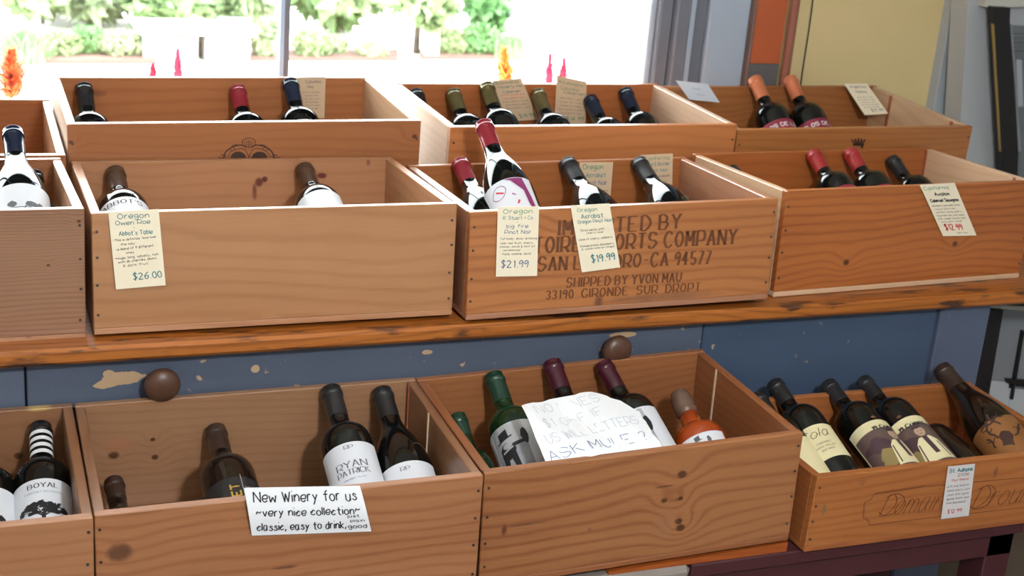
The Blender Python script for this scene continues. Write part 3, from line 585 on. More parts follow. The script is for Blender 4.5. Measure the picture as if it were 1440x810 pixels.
def blob(cx, cz, rx, rz, n=14, jag=0):
    pts = [(cx+rx*(1+random.uniform(-jag, jag))*math.cos(2*math.pi*i/n), cz+rz*(1+random.uniform(-jag, jag))*math.sin(2*math.pi*i/n)) for i in range(n)]
    return [((cx, cz), pts[i], pts[(i+1) % n]) for i in range(n)]
def spot(key, tip_px, gap=.002, yaw=0, kind='bordeaux', scale=1, theta=None, lift=0, hi=False, basex=None):
    """the foot stands against the inside of the front panel and the mouth leans at (or over) the back panel;
    with theta the bottle lies at that tilt, its foot on the crate floor (plus lift). Returns mouth, axis, scale"""
    R0, L0, _, _ = profile(kind)
    x, y, z, a, W, D, H, pt, rl_ = CRP[key]; yw = math.radians(yaw)
    fl = lambda X, Y: z-H+.0095+pt*(Y-y)+rl_*(X-x)
    ay = lambda X: y+a*(X-x)
    dirn = lambda th: Vector((math.sin(yw)*math.cos(th), math.cos(yw)*math.cos(th), math.sin(th)))
    if basex is not None:
        th = math.radians(theta); Y = ay(basex)+.013+.004+R0*math.sin(th)
        return Vector((basex, Y, fl(basex, Y)+lift+R0*math.cos(th)))+dirn(th)*L0*scale, dirn(th), scale, lift
    if theta is not None:
        th = math.radians(theta); tip = None; Y = y+D/2
        for _ in range(12):
            tip = onZ(*tip_px, fl(x+W/2, Y)+lift+R0*scale*math.cos(th)+L0*scale*math.sin(th)); Y = (tip-dirn(th)*L0*scale).y
        return tip, dirn(th), scale, lift
    rn = .0075; rs = lambda q: min(1, q+.07) if q < 1 else q
    tip = onY(*tip_px, y+D-.012-gap-rn)
    for _ in range(4): tip = onY(*tip_px, ay(tip.x)+D-.012-gap-rn)
    while True:
        L = L0*scale; Rb = R0*rs(scale); tgt = tip.y-(ay(tip.x)+.013+.003); th = .02
        best = min((abs(L*math.cos(t)*math.cos(yw)+Rb*math.sin(t)-tgt), t) for t in [i*.002 for i in range(60, 700)])
        th = best[1]; base = tip-dirn(th)*L
        lf = base.z-Rb*math.cos(th)-fl(base.x, base.y)
        if lf > .004 and not hi:       # enough room: let the foot down to the floor
            for t in [th+i*.003 for i in range(0, 200)]:
                bs = tip-dirn(t)*L
                if bs.z-Rb*math.cos(t)-fl(bs.x, bs.y) <= 0: break
            if L*math.cos(t)*math.cos(yw)+Rb*math.sin(t) < tgt and t < 1.0 and not lift: th = t; lf = 0; break
        if lf >= -.001 or scale < .86: break
        scale -= .01
    return tip, dirn(th), scale, lf
REPORT = []
SER = dict(serif=True, nib=1)
def T_(s, x, z, h, ink='black', **k): return ('t', s, x, z, h, ink, k)
def P_(q, ink): return ('p', q, ink)
gD, gE, gF, gA, gB, gC = ['bottles in the '+s for s in ('crested crate', 'six-bottle crate', 'crown-marked crate', 'crate with one price card', 'stencilled crate', 'rightmost middle crate')]
gL, gM, gN, gO = ['bottles in the '+s for s in ('cut-off bottom crate', 'new winery crate', 'knotty crate', 'cartouche crate')]
def B(key, tip_px, kind, glass, cap, label, group, lab=None, prints=(), gap=.002, yaw=0, roll=0, capcol=None, scale=1, cap_z=None, theta=None, lift=0, hi=False, basex=None):
    tip, ax, scale, lf = spot(key, tip_px, gap, yaw, kind, scale, theta, lift, hi, basex)
    b = bottle(tip, ax, roll, kind, glass, cap, label, group, lab, prints, capcol, scale, cap_z)
    base = b.location; x, y, z, a, W, D, H, pt, rl_ = CRP[key]; Rb = profile(kind)[0]*scale
    REPORT.append('%s %s tilt %.0f scale %.2f lift %.3f front gap %.3f back gap %.3f sides %.3f %.3f' % (key, tip_px, math.degrees(math.asin(ax.z)), scale, lf, base.y-Rb*ax.z-(y+a*(base.x-x)+.013), y+D-.012-tip.y-.0165, base.x-x-.013-Rb, x+W-.013-base.x-Rb))
    return b
LW = lambda z0=.05, z1=.150, c='white', h=1.3: (z0, z1, c, h)
# back row
B('D', (118, 123), 'bordeaux', G_dark, 'black', 'shiny black necked bottle at the left end of the crested crate', gD)
B('D', (334, 126), 'bordeaux', G_dark, 'red', 'red capsule bottle left of the mullion in the crested crate', gD)
B('D', (408, 116), 'bordeaux', G_dark, 'navy', 'navy capsule bottle directly under the window mullion', gD, LW(.05, .178))
B('E', (584, 131), 'bordeaux', G_dark, 'black', 'barely visible dark bottle behind the left side of the six-bottle crate', gE, scale=.97, yaw=-4)
B('E', (637, 131), 'bordeaux', G_dark, 'bronze', 'bronze capsule bottle standing furthest left in the clear, six-bottle crate', gE)
B('E', (684, 121), 'bordeaux', G_dark, 'bronze', 'bronze capsule bottle left of the slanting tall card', gE, gap=.002)
B('E', (756, 131), 'bordeaux', G_dark, 'bronze', 'bronze capsule bottle between the two tall cards', gE)
B('E', (830, 140), 'bordeaux', G_dark, 'navy', 'dark capsule bottle just right of the upright tall card', gE)
B('E', (879, 129), 'bordeaux', G_dark, 'navy', 'dark capsule bottle at the right end of the six-bottle crate', gE)
cl = (T_('CLOS DE LOS', .010, .150, .0085, 'white', **dict(wd=.0017)), T_('SIETE', .010, .132, .004, 'white'))
B('F', (1061, 111), 'bordeaux', G_dark, 'copper', 'copper capsule bottle with maroon label, the left one of two by the orange post', gF, LW(.06, .168, 'maroon', 1.5), cl, yaw=-3, roll=.15)
B('F', (1110, 111), 'bordeaux', G_dark, 'copper', 'copper capsule bottle with maroon label, the right one of two below the black wire', gF, LW(.06, .168, 'maroon', 1.5), cl, yaw=-3, roll=.5)
# middle row
B('U', (18, 186), 'burgundy', G_dark, 'navy', 'navy capsule bottle with horse drawn carriage label at the left edge', 'bottles in the cut-off middle crate', LW(.05, .140, 'white', 1.4),
  (T_('CROPPER', -.004, .078, .007, 'grey', **SER), P_(blob(.016, .098, .011, .005, 12, .2)+blob(.028, .101, .004, .003)+blob(-.010, .100, .006, .006, 12, .3)+rect(-.02, .03, .0905, .0920)+ribbon([(.008, .095), (.006, .089)], .0015)+ribbon([(.013, .094), (.014, .089)], .0015)+ribbon([(.021, .095), (.022, .089)], .0015)+ribbon([(.025, .096), (.027, .089)], .0015), 'grey')), gap=-.02, hi=True)
B('U', (47, 246), 'bordeaux', G_dark, 'black', 'dark bottle lying beneath the horse label bottle at the left edge', 'bottles in the cut-off middle crate', gap=.03)
B('A', (162, 243), 'bordeaux', G_brown, 'brown', 'brown capsule bottle behind the twenty-six dollar card', gA, LW(.05, .180), (T_("ABBOT'S", 0, .1635, .0095, 'black', serif=True, nib=1, wd=.0018),))
B('A', (428, 238), 'bordeaux', G_brown, 'brown', 'brown capsule bottle with white label at the middle of the single-card crate', gA, LW(.05, .186))
B('B', (647, 230), 'burgundy', G_dark, 'red', 'red capsule bottle low in the left corner of the stencilled crate', gB)
B('B', (680, 175), 'burgundy', G_dark, 'red', 'tall leaning bottle with red capsule and swirling purple face label', gB, LW(.03, .140, 'white', 1.25),
  (P_(ribbon(smooth_pts([(-.022, .118), (-.014, .129), (-.002, .129), (.003, .120), (-.004, .108), (-.014, .106), (-.022, .112), (-.022, .118)]), .0012), 'purple'), P_(ribbon([(-.014, .122), (-.002, .114)], .003)+ribbon([(.018, .093), (.014, .086)], .0030), 'red'),
   P_(ribbon([(.010, .108), (.015, .104)], .002), 'purple'), P_([((.020, .1385), (.034, .1385), (.040, .1), (.030, .112)), ((.030, .112), (.040, .1), (.045, .040), (.032, .085)), ((.004, .1385), (.020, .1385), (.026, .124), (.014, .134)), ((.014, .134), (.026, .124), (.030, .112), (.022, .122))], 'purple'), T_('big fire', -.004, .068, .009, 'purple', wd=.0012)), gap=.012, hi=True, roll=-.12)
B('B', (798, 229), 'burgundy', G_dark, 'matte', 'black capsule bottle behind the nineteen dollar card', gB)
B('B', (898, 229), 'burgundy', G_dark, 'matte', 'black capsule bottle before the right small card of the stencilled crate', gB)
B('C', (1143, 216), 'bordeaux', G_dark, 'crimson', 'crimson capsule bottle, the left of two in the rightmost middle crate', gC, LW(.05, .165, 'maroon', 1.4), gap=.002, roll=.4)
B('C', (1195, 214), 'bordeaux', G_dark, 'crimson', 'crimson capsule bottle, the right of two in the rightmost middle crate', gC, LW(.05, .165, 'maroon', 1.4), gap=.002, roll=.4)
B('C', (1254, 225), 'bordeaux', G_dark, 'matte', 'matte black capsule bottle left of the slanted price card', gC, gap=.002)
B('C', (1063, 247), 'bordeaux', G_dark, 'matte', 'dark bottle tip just showing behind the left side of the rightmost middle crate', gC, theta=24, basex=1.142, scale=.84)
# bottom row
def tree(cx, cz, s):
    q = []
    for i in range(70):
        a = random.uniform(0, math.pi); rr = s*math.sqrt(random.random()); q += blob(cx+rr*1.25*math.cos(a), cz+rr*.75*math.sin(a), s*.16, s*.12, 7, .5)
    for i in range(7):
        a = math.pi*(.1+.8*i/6); q += ribbon([(cx, cz-s*.3), (cx+s*.5*math.cos(a), cz+s*.2*math.sin(a)), (cx+s*1.1*math.cos(a), cz+s*.6*math.sin(a))], s*.05)
    return q+ribbon([(cx, cz-s*.6), (cx, cz)], s*.2)
boy = (T_('BOYAL', 0, .153, .0075, 'black', serif=True, nib=1, wd=.0014), T_('CABERNET SAUVIGNON', 0, .144, .0026, 'grey', wd=.0003), P_(tree(0, .108, .024), 'black'))
B('L', (57, 601), 'bordeaux', G_dark, 'black', 'bottle with black and white striped capsule and a tree on its label', gL, LW(.03, .168, 'white', 1.35), boy, gap=.002, capcol='stripes', hi=True, yaw=3)
B('L', (-22, 611), 'bordeaux', G_dark, 'black', 'tree label bottle cut off by the left edge of the photo', gL, LW(.03, .168, 'white', 1.35), boy, gap=.002, capcol='stripes', roll=-.2, hi=True, yaw=2)
B('M', (160, 678), 'split', G_brown, 'darkbrown', 'low small dark bottle with only its neck and shoulder showing, new winery crate', gM, theta=13)
B('M', (303, 605), 'bordeaux', G_brown, 'darkbrown', 'bottle with black label and gold upright lettering', gM, (.04, .155, 'black', 1.4),
  (P_([tuple((-(y_)+.010+.002, x_+.085) for x_, y_ in q) for q in text_quads('CKET', 0, 0, .0115, .0024, align='l')], 'gold'), P_([tuple((-(y_)+.026, x_+.115) for x_, y_ in q) for q in text_quads('OX', 0, 0, .0065, .0009)], 'lightgrey'), P_(ribbon([(.0165, .08), (.0165, .15)], .0008), 'lightgrey')), gap=.002)
B('M', (465, 548), 'bordeaux', G_dark, 'matte', 'straight shouldered bottle with white initials label in the new winery crate', gM, (.02, .172, 'white', 1.3),
  (T_('RP', .002, .161, .0062, 'grey', wd=.0011, **SER), T_('RYAN', .0, .130, .0105, 'grey', wd=.0017, **SER), T_('PATRICK', .0, .1185, .0085, 'grey', wd=.0014, width=.045, **SER), T_('COLUMBIA VALLEY', 0, .110, .0022, 'blue', wd=.0003)), gap=.002, hi=True)
B('M', (537, 551), 'burgundy', G_dark, 'matte', 'sloping shouldered bottle with white initials label in the new winery crate', gM, (.02, .128, 'white', 1.3), (T_('RP', .002, .113, .0065, 'grey', wd=.0011, **SER),), gap=.002, hi=True, yaw=2)
def man(cx, z0, s):
    q = [((cx-s*.20, z0+s*1.55), (cx+s*.20, z0+s*1.62), (cx+s*.18, z0+s*2.0), (cx-s*.22, z0+s*1.92)), ((cx-s*.36, z0+s*1.52), (cx+s*.34, z0+s*1.62), (cx+s*.34, z0+s*1.68), (cx-s*.36, z0+s*1.58))]
    q += blob(cx, z0+s*1.05, s*.34, s*.36, 12, .12)
    q += [((cx-s*.30, z0+s*.95), (cx-s*.02, z0+s*.95), (cx-s*.14, z0), (cx-s*.30, z0)), ((cx+s*.02, z0+s*.95), (cx+s*.30, z0+s*.95), (cx+s*.36, z0), (cx+s*.20, z0))]
    q += ribbon([(cx+s*.2, z0+s*1.2), (cx+s*.85, z0+s*1.28)], s*.16)+blob(cx+s*.8, z0+s*1.5, s*.14, s*.34, 10, .2)
    return q
ph = (P_(rect(-.028, .024, .084, .174), 'photo'), P_(rect(-.014, .024, .140, .174), 'lightgrey'), P_(man(-.008, .090, .038), 'black'), P_(blob(-.006, .139, .008, .005, 10), 'lightgrey'), P_(ribbon([(-.016, .13), (.002, .134)], .003), 'lightgrey'))
B('N', (643, 586), 'split', G_green, 'green', 'small green half bottle with pale blue label by the crate side', gN, (.02, .098, 'blue', 1.4), (P_(blob(.004, .07, .007, .012, 10, .4)+blob(-.004, .045, .006, .010, 10, .4), 'blue'),), gap=.05)
B('N', (694, 529), 'bordeaux', G_green, 'green', 'large green bottle with a grey photograph label left of the white sheet', gN, (.078, .182, 'white', 1.45), ph, roll=-.25, hi=True)
B('N', (776, 511), 'bordeaux', G_dark, 'wine', 'dark bottle mostly hidden behind the top of the white sheet', gN, hi=True)
B('N', (848, 513), 'bordeaux', G_dark, 'wine', 'dark bottle with a grey photograph label right of the white sheet', gN, (.078, .182, 'white', 1.45), ph, roll=-.15, yaw=-7, hi=True)
G_or = mat('orange_liqueur_glass', srgb(190, 78, 24), .06, trans=.35, coat=.5)
B('N', (953, 551), 'flask', G_or, 'gold', 'squat clear bottle of orange liqueur with a round stopper', gN, (.058, .110, 'white', 1.1), (P_(man(-.002, .064, .021), 'grey'),), gap=.07, hi=True)
B('O', (1089, 540), 'bordeaux', G_dark, 'matte', 'bottle with cream label and curly script, leftmost of the upper four', gO, (.080, .155, 'cream', 1.45),
  (T_('Sola', .010, .128, .017, 'black', wd=.0011, slant=.3), P_(ribbon([(.010, .120), (.022, .123)], .0005), 'black'), T_('CABERNET', .018, .112, .003, 'grey', wd=.0004), T_('NAPA VALLEY', .018, .104, .003, 'midbrown', wd=.0004), T_('RED WINE', .018, .096, .003, 'grey', wd=.0004)), gap=-.035, hi=True, roll=-.1)
def crimes():
    q1 = blob(-.018, .088, .022, .014, 14, .3)+blob(.004, .070, .02, .016, 14, .3)
    return (P_(rect(-.048, .048, .0305, .118, 16), 'smoke'), P_(q1, 'plum'), P_(blob(-.014, .055, .018, .018, 14, .3), 'olive'),
            P_([((-.002, .078), (.034, .078), (.042, .036), (-.010, .036)), ((.006, .088), (.024, .088), (.034, .078), (-.002, .078))], 'cream'), P_([((.012, .088), (.020, .088), (.022, .050), (.014, .050))], 'plum'), P_(ribbon([(.000, .076), (-.004, .040)], .002)+ribbon([(.030, .074), (.034, .040)], .002), 'plum'),
            P_(blob(.015, .100, .0080, .0105, 14), 'skin'), P_(blob(.014, .1105, .0085, .0035, 10)+blob(.0125, .101, .001, .0008, 6)+blob(.0175, .101, .001, .0008, 6)+ribbon([(.0125, .0955), (.0175, .0955)], .0008), 'plum'),
            T_('19 Crimes', .011, .128, .0078, 'black', wd=.0019, nib=1, width=.042), P_(blob(.004, .142, .004, .003), 'midbrown'), T_('THE BANISHED', .011, .122, .0026, 'grey', wd=.0003))
B('O', (1164, 541), 'bordeaux', G_dark, 'matte', 'middle bottle with a smoky portrait label turned to the right', gO, (.03, .152, 'cream', 1.4), crimes(), gap=-.035, hi=True, roll=.6)
B('O', (1214, 536), 'bordeaux', G_dark, 'matte', 'bottle with a smoky portrait label facing up beside the reddish low bottle', gO, (.03, .152, 'cream', 1.4), crimes(), gap=-.035, hi=True, roll=.1)
def branch():
    q = []
    for x, z, a, l in ((-.02, .10, 1.2, .02), (-.005, .07, 1.6, .035), (.012, .09, 2.2, .025), (.018, .06, .9, .03), (-.018, .06, 1.9, .02), (.0, .10, .5, .022)):
        p = [(x, z)]
        for i in range(5): a += random.uniform(-.7, .7); p.append((p[-1][0]+math.cos(a)*l/4, p[-1][1]+math.sin(a)*l/4))
        q += ribbon(p, .0035); q += ribbon([p[2], (p[2][0]+.008, p[2][1]+.006)], .002)+ribbon([p[3], (p[3][0]-.008, p[3][1]+.003)], .002)
    return q+blob(.004, .062, .010, .016, 12, .4)
B('O', (1324, 519), 'rhone', G_brown, 'darkbrown', 'broad sloping bottle with a copper label of black branches at the right', gO, (.03, .118, 'copper', 1.2), (P_(branch(), 'darkbrown'),), gap=-.035, hi=True, roll=.1)
B('O', (1060, 600), 'bordeaux', G_dark, 'matte', 'bottle lying beneath the cream script one, its cream label just showing', gO, (.03, .150, 'cream', 1.5), (), theta=20, basex=1.024, scale=.84)
B('O', (1275, 580), 'bordeaux', G_brown, 'darkbrown', 'reddish dark bottle lying low between portrait and copper labels', gO, theta=7, basex=1.322, scale=.8)
# ================================================================ CARDS AND SIGNS
CARD = mat('card_stock_cream', srgb(236, 222, 194), .6); PAPER = mat('white_card', srgb(232, 232, 234), .55); PAPERT = mat('card_kraft', srgb(204, 178, 146), .6)
def card(px, plane_pt, nrm, label, group, lines, material=CARD, name='price_card', bulge=.0, thick=.0005, extra=None, tilt=None):
    """px: four pixel corners TL TR BR BL on a plane; lines: (text, u, v, height, ink, align) in card units"""
    P = [on_plane(*p, plane_pt, nrm) for p in px]
    if tilt:
        for i, d in enumerate(tilt): P[i] = on_plane(*px[i], Vector(plane_pt)+nrm*d, nrm)
    cen = sum(P, Vector())/4; N_ = (P[1]-P[0]).cross(P[3]-P[0]).normalized()
    if N_.dot(CP-cen) < 0: N_ = -N_
    def fn(u, v, d=0.0):    # u to the right, v up, both 0..1
        q = (P[3]*(1-u)+P[2]*u)*(1-v)+(P[0]*(1-u)+P[1]*u)*v
        return tuple(q-cen+N_*(d+bulge*math.sin(math.pi*min(1, max(0, v)))))
    nu, nv = 4, 8; vs = []; fs = []
    for d in (0, thick):
        for j in range(nv+1):
            for i in range(nu+1): vs.append(fn(i/nu, j/nv, d))
    k = (nu+1)*(nv+1)
    for j in range(nv):
        for i in range(nu):
            a = j*(nu+1)+i; fs.append((a+k, a+1+k, a+nu+2+k, a+nu+1+k)); fs.append((a, a+nu+1, a+nu+2, a+1))
    rim = [i for i in range(nu+1)]+[(j+1)*(nu+1)-1 for j in range(1, nv+1)]+[nv*(nu+1)+i for i in range(nu-1, -1, -1)]+[j*(nu+1) for j in range(nv-1, 0, -1)]
    for i in range(len(rim)): a, b = rim[i], rim[(i+1) % len(rim)]; fs.append((a, b, b+k, a+k))
    o = link(name, mesh(name, vs, fs), material, None, T(*cen)); tag(o, label, 'card' if name != 'handwritten_sign' else 'sign', group)
    wdt = (P[1]-P[0]).length; hgt = (P[0]-P[3]).length; by = {}
    for ln in lines:
        s, u, v, h, ink = ln[:5]; kw = dict(ln[5]) if len(ln) > 5 else {}
        al = kw.pop('align', 'c'); ww = kw.pop('w', None)
        q = text_quads(s, u*wdt, v*hgt, h*hgt, kw.pop('wd', h*hgt*.13), width=None if ww is None else ww*wdt, align=al, jitter=.25, **kw)
        by.setdefault(ink, []).extend(tuple((a/wdt, b/hgt) for a, b in qq) for qq in q)
    if extra:
        for ink, q in extra: by.setdefault(ink, []).extend(q)
    for ink, q in by.items(): print_mesh('handwriting', q, lambda u, v: fn(u, v, thick+.0004), INK[ink], o)
    return o
def fplane(key, d): c = CR[key]; return c['o']-c['uy']*d, c['uy']
def bplane(key, d): c = CR[key]; return c['o']+c['uy']*(c['D']-.012-d), c['uy']
gP = 'handwritten price cards on the crate fronts'; gQ = 'tall cards behind the back row bottles'
p, n = fplane('A', .003)
card([(152, 298), (223, 294), (233, 401), (163, 407)], p, n, 'cream card priced twenty-six dollars in teal, on the left pale crate', gP,
 [('Oregon', .48, .905, .065, 'teal', dict(w=.62)), ('Owen Roe', .46, .825, .055, 'teal', dict(w=.68)), ('~', .48, .765, .03, 'teal'), ("Abbot's Table", .5, .69, .055, 'teal', dict(w=.66)),
  ('-This is definitely "love over', .47, .62, .028, 'black', dict(w=.86, rot=.03)), ('the hills"', .33, .565, .028, 'black', dict(w=.3)), ('-a blend of 9 different', .45, .50, .030, 'black', dict(w=.76, rot=.05)), ('wines', .35, .455, .026, 'black'),
  ('-Huge, long, velvety, rich', .47, .385, .030, 'black', dict(w=.88, rot=.04)), ('with dk cherries, plums', .48, .335, .030, 'black', dict(w=.76, rot=.05)), ('& dark fruit', .44, .285, .030, 'black', dict(w=.5, rot=.03)), ('$26.00', .65, .11, .085, 'teal', dict(w=.56))])
p, n = fplane('B', .003)
card([(700, 291), (758, 290), (755, 388), (697, 389)], p, n, 'cream card priced twenty-one dollars below the purple face label bottle', gP,
 [('Oregon', .48, .905, .062, 'green', dict(w=.70)), ('R. Stuart + Co.', .5, .82, .048, 'teal', dict(w=.74)), ('~', .48, .765, .03, 'blue'), ('big fire', .48, .70, .052, 'blue', dict(w=.52)), ('Pinot Noir', .5, .615, .055, 'blue', dict(w=.64)),
  ('full body, easy drinking', .52, .535, .028, 'black', dict(w=.88)), ('ripe, red fruit, cherry', .48, .47, .028, 'black', dict(w=.8)), ('cocoa, clove & hint of', .5, .42, .028, 'black', dict(w=.84)), ('sandalwood', .36, .37, .026, 'black', dict(w=.4)), ('food, cookie, lamb', .48, .315, .028, 'black', dict(w=.7)), ('$21.99', .45, .13, .10, 'blue', dict(w=.64))])
card([(802, 289), (857, 286), (872, 376), (818, 383)], p, n, 'cream card priced nineteen dollars and tilted beside the stencilled lettering', gP,
 [('Oregon', .4, .90, .055, 'green', dict(w=.5)), ('Acrobat', .5, .80, .065, 'teal', dict(w=.56)), ('Oregon Pinot Noir', .55, .725, .050, 'teal', dict(w=.88)), ('Rose petal with', .45, .61, .030, 'black', dict(w=.6)), ('cherry nose', .5, .565, .028, 'black', dict(w=.42)),
  ('note of cherry, wildberry', .5, .475, .030, 'black', dict(w=.86)), ('Pomegranate, blackberry', .5, .375, .030, 'black', dict(w=.86)), ('& vanilla note on tongue', .52, .33, .028, 'black', dict(w=.84)), ('$19.99', .6, .13, .11, 'teal', dict(w=.6))])
p, n = fplane('C', .003)
card([(1293, 260), (1342, 257), (1373, 331), (1326, 332)], p, n, 'slanted cream card with the price in red on the rightmost middle crate', gP,
 [('California', .42, .90, .06, 'green', dict(w=.72)), ('Avalon', .5, .78, .06, 'black', dict(w=.42, wd=.0016)), ('Cabernet Sauvignon', .5, .665, .055, 'black', dict(w=.8, wd=.0014)), ('blackberry and violet notes', .48, .58, .03, 'grey', dict(w=.8)), ('round and lush,', .42, .515, .03, 'grey', dict(w=.6)),
  ('currant, black cherry', .48, .455, .03, 'grey', dict(w=.75)), ('toasted oak and spice', .48, .39, .03, 'grey', dict(w=.8)), ('with supple tannins and', .48, .33, .03, 'grey', dict(w=.8)), ('long soft finish', .44, .27, .03, 'grey', dict(w=.6)), ('$12.99', .42, .12, .11, 'red', dict(w=.5, wd=.0022)), ('regular price', .6, .05, .025, 'grey')])
p, n = fplane('O', .003)
card([(1333, 656), (1371, 652), (1362, 725), (1323, 730)], p, n, 'narrow white card over the engraved cartouche', gP,
 [('St. Aubaine', .5, .88, .07, 'teal', dict(w=.84, wd=.0012)), ('2006', .6, .80, .05, 'midbrown', dict(w=.4)), ('Red Blend', .5, .71, .04, 'red', dict(w=.6)), ('soft and smooth', .45, .60, .035, 'grey', dict(w=.8)), ('black cherry with', .5, .52, .035, 'grey', dict(w=.8)), ('plum and spice', .5, .44, .035, 'grey', dict(w=.75)), ('gentle finish, nice', .5, .36, .035, 'grey', dict(w=.8)), ('with barbecue', .45, .28, .035, 'grey', dict(w=.7)), ('$12.99', .45, .10, .07, 'red', dict(w=.5))], mat('white_card_dull', srgb(206, 200, 198), .6))
p, n = fplane('M', .003)
card([(343, 686), (506, 683), (522, 747), (354, 753)], p, n, 'white sign reading new winery for us on the bottom row', None,
 [('New Winery for us', .5, .72, .20, 'black', dict(w=.88, wd=.0016, slant=.1)), ('~very nice collection~', .5, .43, .16, 'black', dict(w=.88, wd=.0015, slant=.1)), ('classic, easy to drink,', .42, .11, .17, 'black', dict(w=.74, wd=.0015, slant=.1)), ('just', .87, .36, .06, 'black', dict(w=.11, wd=.0009)), ('plain', .90, .25, .06, 'black', dict(w=.12, wd=.0009)), ('good', .89, .10, .09, 'black', dict(w=.16, wd=.0011))],
 PAPER, 'handwritten_sign', bulge=.004)
wl = lambda ink, n0, n1, w0=.8: [(random.choice(['soft fruit and spice', 'dark cherry, plum', 'notes of violet', 'long smooth finish']), .5, .62-.08*i, .035, ink, dict(w=w0-.1*(i % 2))) for i in range(n0, n1)]
p, n = bplane('D', .004)
card([(413, 109), (458, 108), (456, 166), (424, 166)], p, n, 'kraft coloured card behind the navy capsule bottle under the mullion', gQ, [('Columbia', .6, .86, .07, 'grey', dict(w=.5)), ('Red', .5, .74, .06, 'grey')]+wl('grey', 0, 6, .6), PAPERT)
p, n = bplane('E', .0045)
card([(692, 113), (733, 110), (757, 168), (713, 171)], p, n, 'slanting kraft card standing between two bronze capsule bottles', gQ, [('Washington', .45, .90, .06, 'green', dict(w=.8)), ('Novelty Hill', .5, .80, .06, 'teal', dict(w=.8)), ('Cabernet', .5, .68, .06, 'teal', dict(w=.6))]+wl('red', 0, 2)+wl('grey', 2, 5)+[('$19.99', .7, .07, .09, 'green', dict(w=.5))], PAPERT)
card([(783, 106), (825, 115), (823, 174), (779, 174)], p, n, 'upright kraft card standing right of the middle of the six-bottle crate', gQ, [('Washington', .5, .86, .06, 'green', dict(w=.84)), ('Columbia', .45, .74, .06, 'green', dict(w=.6)), ('Cabernet', .6, .66, .06, 'teal', dict(w=.7))]+wl('grey', 1, 6)+[('$14.99', .66, .07, .09, 'green', dict(w=.55))], PAPERT)
p, n = bplane('B', .0045)
card([(815, 228), (862, 228), (858, 282), (814, 284)], p, n, 'small cream card between the two black capsule bottles', gQ, [('Oregon', .4, .82, .13, 'green', dict(w=.6)), ('Acrobat', .5, .62, .11, 'teal', dict(w=.6)), ('Pinot Noir', .5, .42, .12, 'blue', dict(w=.7)), ('notes of cherry', .6, .24, .06, 'grey', dict(w=.6)), ('and spice', .6, .10, .06, 'grey', dict(w=.5))], PAPERT)
card([(901, 218), (946, 216), (945, 264), (905, 268)], p, n, 'small cream card at the right end of the stencilled crate', gQ, [('California', .5, .85, .09, 'green', dict(w=.8)), ('Sand & Bottler', .5, .68, .09, 'teal', dict(w=.8)), ('Pinot Noir', .5, .50, .09, 'teal', dict(w=.7)), ('lovely and smooth', .55, .34, .07, 'grey', dict(w=.7)), ('& fruity', .6, .18, .07, 'grey')], PAPERT)
p, n = bplane('F', .03)
card([(1187, 118), (1219, 118), (1249, 160), (1216, 162)], p, n, 'slanting pale card in the crown-marked crate below the yellow wall', gQ, [('Argentina', .5, .86, .08, 'grey', dict(w=.7)), ('Malbec', .5, .7, .07, 'grey')]+wl('grey', 1, 6, .75)+[('$17.99', .65, .08, .09, 'teal', dict(w=.5))], CARD, tilt=(.018, .018, -.05, -.05))
p, n = bplane('F', .06)
card([(950, 113), (995, 118), (1012, 144), (969, 140)], p, n, 'bluish white card lying askew over a dark neck by the window frame', gQ, [('Red', .5, .6, .12, 'faint'), ('blend', .5, .3, .1, 'faint')], mat('white_card_cool', srgb(214, 222, 232), .5))
B('F', (955, 133), 'bordeaux', G_dark, 'navy', 'dark capsule tip under the bluish white card by the window frame', gF, gap=.055, scale=.9) if False else None
# torn white sheet lying over the bottles
x, y, z, a, W, D, H, pt, rl_ = CRP['N']
sp = Vector((.72, y+.02, z+.006)); sn = Vector((0, -math.sin(.30), math.cos(.30)))
poly = [(733, 572), (742, 569), (757, 567), (772, 562), (800, 557), (815, 553), (832, 551), (846, 555), (858, 561), (872, 564), (886, 571), (900, 577), (904, 587), (911, 597), (917, 611), (926, 622), (930, 630), (918, 636), (860, 643.5), (780, 654), (771, 655), (760, 630), (748, 605)]
pp = []
for i, (u, v) in enumerate(poly):
    nx_ = poly[(i+1) % len(poly)]; pp.append((u, v)); pp.append(((u+nx_[0])/2+random.uniform(-.9, .9), (v+nx_[1])/2+random.uniform(-.9, .9)))
P3 = [on_plane(u, v, sp, sn) for u, v in pp]; cen = sum(P3, Vector())/len(P3)
ux_ = Vector((1, 0, 0)); uy_ = sn.cross(ux_)
bm = bmesh.new(); bvs = [bm.verts.new(p-cen) for p in P3]; f = bm.faces.new(bvs); bmesh.ops.triangulate(bm, faces=[f]); bmesh.ops.subdivide_edges(bm, edges=bm.edges[:], cuts=2, use_grid_fill=True)
def sag(x_, y_): return .0035*math.sin(x_*55)*math.sin(y_*40+1)
for v_ in bm.verts: v_.co += sn*sag(v_.co.x, v_.co.y)
bmesh.ops.solidify(bm, geom=bm.faces[:], thickness=.0006); me = bpy.data.meshes.new('torn_sheet'); bm.to_mesh(me); bm.free()
sheet = link('torn_sheet', me, PAPER, None, T(*cen)); tag(sheet, 'torn white sheet with faint blue lettering lying on the bottles in the knotty crate', 'paper')
